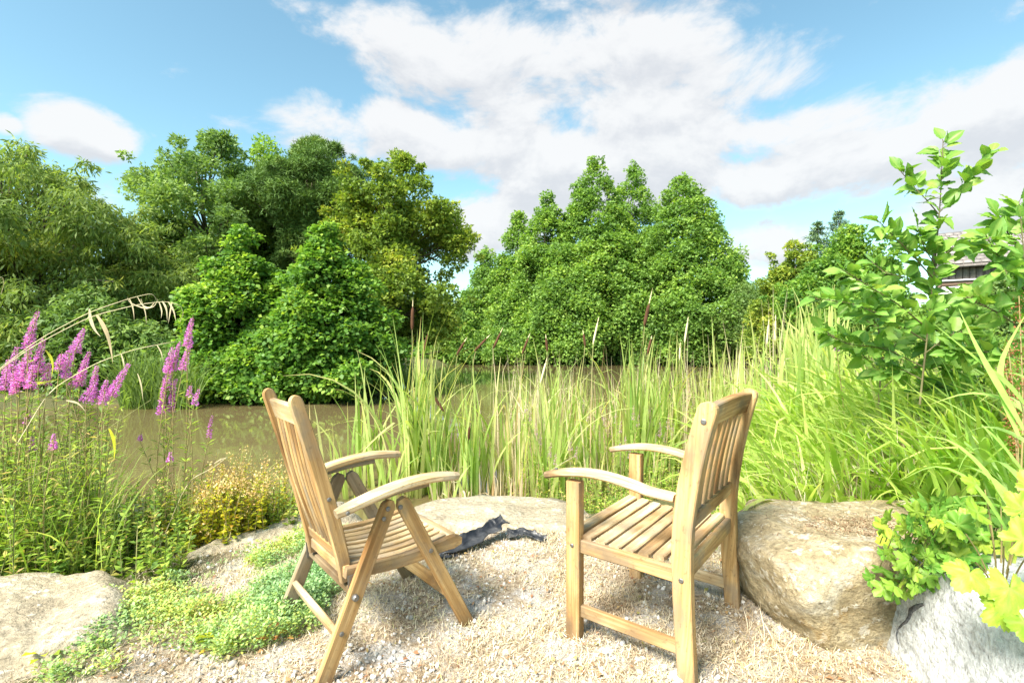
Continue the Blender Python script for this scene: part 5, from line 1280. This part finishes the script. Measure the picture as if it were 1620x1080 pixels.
for (line, w_, r_) in [([(1622, 640), (1595, 605), (1548, 570), (1476, 511)], .030, .1), ([(1612, 690), (1584, 625), (1580, 570), (1622, 498)], .032, .75), ([(1620, 680), (1580, 610), (1545, 549), (1517, 488)], .034, .3),
                       ([(1680, 720), (1620, 640), (1540, 615), (1470, 640)], .028, .5), ([(1690, 760), (1620, 690), (1555, 668), (1505, 700)], .030, .65), ([(1660, 820), (1600, 735), (1560, 722), (1530, 775)], .030, .2), ([(1640, 850), (1590, 770), (1540, 735), (1495, 745)], .026, .6),
                       ([(1700, 700), (1640, 600), (1590, 585), (1540, 600)], .028, .9), ([(1660, 860), (1600, 800), (1530, 792), (1478, 806), (1462, 832)], .018, .95), ([(1680, 800), (1630, 660), (1600, 620), (1560, 640)], .026, .4), ([(1620, 840), (1560, 740), (1500, 690), (1440, 690)], .024, .15), ([(1600, 850), (1545, 760), (1480, 730), (1425, 760)], .022, .55)]:
    q = [at(a, b, d_ + .45 * i / len(line)) - base for i, (a, b) in enumerate(line)]
    link('blade', mesh_np('blade', *poly_ribbon(q, w_ * .75, r_ * .5, up=(0, -.7, .7)), True, M['grass_one']), root)
mk('stem', [tube(smooth_line([np.array([0, 0, -.25]), at(1640, 740, d_ + .05) - base, at(1612, 620, d_ + .05) - base], 5), np.linspace(.005, .0025, 11), 6)], 'stem', root, True)
sapling('leafy sapling at the back of the grass bank, low between the two taller ones', 1560, 3.2, .3,
        [([(1560, 660), (1556, 590), (1550, 520), (1540, 460)], 0, 14, .2, .006), ([(1558, 610), (1510, 560), (1470, 545)], -.1, 14, .2, .004), ([(1556, 590), (1600, 550), (1640, 530)], .1, 14, .2, .004), ([(1560, 640), (1600, 610), (1650, 600)], -.1, 14, .2, .003), ([(1556, 560), (1520, 520), (1500, 490)], .1, 12, .2, .003), ([(1558, 630), (1500, 610), (1450, 620)], -.1, 14, .2, .003)], .10, SG)
sapling('low bushy sapling growing under the tall one, among the reeds', 1390, 3.1, .25,
        [([(1390, 640), (1395, 560), (1385, 490), (1370, 440)], 0, 16, .2, .006), ([(1392, 590), (1350, 545), (1310, 530)], -.1, 14, .2, .004), ([(1394, 570), (1430, 530), (1470, 515)], .1, 14, .2, .004), ([(1390, 620), (1430, 585), (1480, 575), (1520, 590)], -.1, 16, .2, .004), ([(1388, 520), (1350, 490), (1325, 470)], .1, 12, .2, .003)], .095, SG)

# ------------------------------------------------------------------ lobed leaves between the boulders
def lobed_shape(name, mat, lobes, depth, teeth, seed, n=72, cup=.2):
    r = np.random.default_rng(seed); a = np.linspace(0, 2 * np.pi, n, endpoint=False)
    w = a / (2 * np.pi)                                       # petiole at a = 0 (pointing -Y)
    lob = np.abs(np.cos(w * np.pi * lobes)) if lobes % 2 == 0 else np.abs(np.sin(w * np.pi * lobes))
    rad = (1 - depth) + depth * lob ** .8
    rad = rad * (1 + .07 * np.sin(a * teeth)) * (.72 + .38 * np.sin(a / 2) ** 1.2) * np.clip(np.minimum(a, 2 * np.pi - a) / .35, .12, 1) * .55
    X = -np.sin(a) * rad; Y_ = .42 - np.cos(a) * rad
    rings = [0, .35, .7, 1.0]; P = [[0, .42, 0]]; vein = [1.0]; tt = [.4]
    for q in rings[1:]:
        z = -cup * q * q * rad ** 1.2 * .8 + .05 * np.sin(a * lobes + r.uniform(0, 6)) * q
        P += np.stack([X * q, .42 + (Y_ - .42) * q, z], -1).tolist(); vein += np.clip((lob - .86) * 7 * (1 - q * .5), 0, 1).tolist(); tt += [q] * n
    F = [(0, 1 + k, 1 + (k + 1) % n) for k in range(n)]
    for j in range(2):
        o0 = 1 + j * n; o1 = o0 + n
        for k in range(n): F += [(o0 + k, o1 + k, o1 + (k + 1) % n), (o0 + k, o1 + (k + 1) % n, o0 + (k + 1) % n)]
    return mesh_np(name, np.array(P), np.array(F), {'rnd': np.full(len(P), r.random() * .4), 't': np.array(tt), 'vein': np.array(vein)}, True, M[mat])
big = [lobed_shape('leaf', 'lobed', 5, .30, 26, i, cup=[.15, .35, -.15][i]) for i in range(3)]
cut = [lobed_shape('leaf', 'geranium', 5, .52, 15, 10 + i, 60, cup=[.2, .5, .0, .35][i]) for i in range(4)]
base = at(1640, 960, 1.50); root = thing('lobed_leaf_plant', 'plant with large yellow green lobed leaves over the grey boulder, lower right edge', 'plant', base)
st = []
for (px, py, d, s, ax, nm) in [(1590, 890, 1.36, .145, (.3, -.1, .5), (0, -.8, .6)), (1545, 915, 1.30, .125, (-.75, -.3, -.6), (-.1, -.75, .6)), (1598, 925, 1.28, .15, (-.2, -.3, -.8), (.1, -.8, .6)), (1570, 960, 1.28, .13, (.5, -.3, -.7), (0, -.8, .6)), (1565, 845, 1.45, .11, (-.6, -.1, .2), (0, -.7, .7)), (1610, 850, 1.42, .13, (.4, 0, .5), (.1, -.7, .7)),
                             (1585, 820, 1.55, .11, (-.3, .1, .7), (0, -.6, .8)), (1630, 900, 1.34, .15, (.6, -.2, .1), (0, -.8, .6)), (1640, 960, 1.28, .15, (.3, -.3, -.6), (0, -.8, .6)), (1618, 985, 1.26, .12, (-.2, -.3, -.7), (0, -.8, .6)), (1530, 870, 1.5, .085, (-.5, -.1, .4), (0, -.6, .8)), (1560, 800, 1.6, .09, (-.5, 0, .5), (0, -.6, .8)), (1625, 810, 1.5, .12, (.2, 0, .7), (0, -.6, .8))]:
    s *= .78; p = at(px - 2, py - 26, d + .06) - base; place_leaf(root, big[int(rng.integers(0, 3))], p, np.array(ax) + .15 * rng.normal(size=3), np.array(nm) + .2 * rng.normal(size=3), s)
    st.append(tube(smooth_line([np.array([0, .12, -.1]), p * .5 + np.array([0, .05, 0]), p], 4), np.linspace(.003, .0018, 9), 5))
mk('stem', st, 'red_stem', root, True)
base = at(1490, 960, 1.72); root = thing('cut_leaf_plant', 'bushy green plant with small deeply cut leaves between the two boulders', 'plant', base)
st = []
for k in range(190):
    px = np.clip(rng.normal() * 34 + 1476, 1402, 1570); py = np.clip(rng.normal() * 30 + 868, 805, 925); d = rng.uniform(1.58, 1.85)
    if py > 915 and px > 1440: px -= 55
    p = at(px, py, d) - base
    ax = np.array([(px - 1475) / 60 + .4 * rng.normal(), -.3 + .3 * rng.normal(), (900 - py) / 90 + .4 * rng.normal()]); place_leaf(root, cut[int(rng.integers(0, 4))], p, ax, np.array([.3 * rng.normal(), -.7, .75]) + .2 * rng.normal(size=3), rng.uniform(.042, .078))
    st.append(tube(np.array([p + np.array([.03, .07, -.07]), p + np.array([.012, .03, -.025]), p]), [.0018, .0014, .001], 4))
mk('stem', st, 'stem', root, True)
base = at(1560, 880, 1.95); root = thing('dark_leaf_plant', 'darker leafy plant behind the yellow lobed leaves and the cut leaf plant', 'plant', base)
st = []
for k in range(130):
    px = rng.uniform(1490, 1660); py = rng.uniform(815, 930); d = rng.uniform(1.75, 2.1); p = at(px, py, d) - base
    place_leaf(root, llib[int(rng.integers(0, 6))], p, np.array([rng.normal(), rng.normal() * .5 - .2, rng.normal() * .6 + .2]), np.array([.3 * rng.normal(), -.5, .8]), rng.uniform(.05, .085)); st.append(tube(np.array([[0, .03, -.15], p * .6, p]), [.002, .0016, .001], 4))
mk('stem', st, 'stem', root, True)
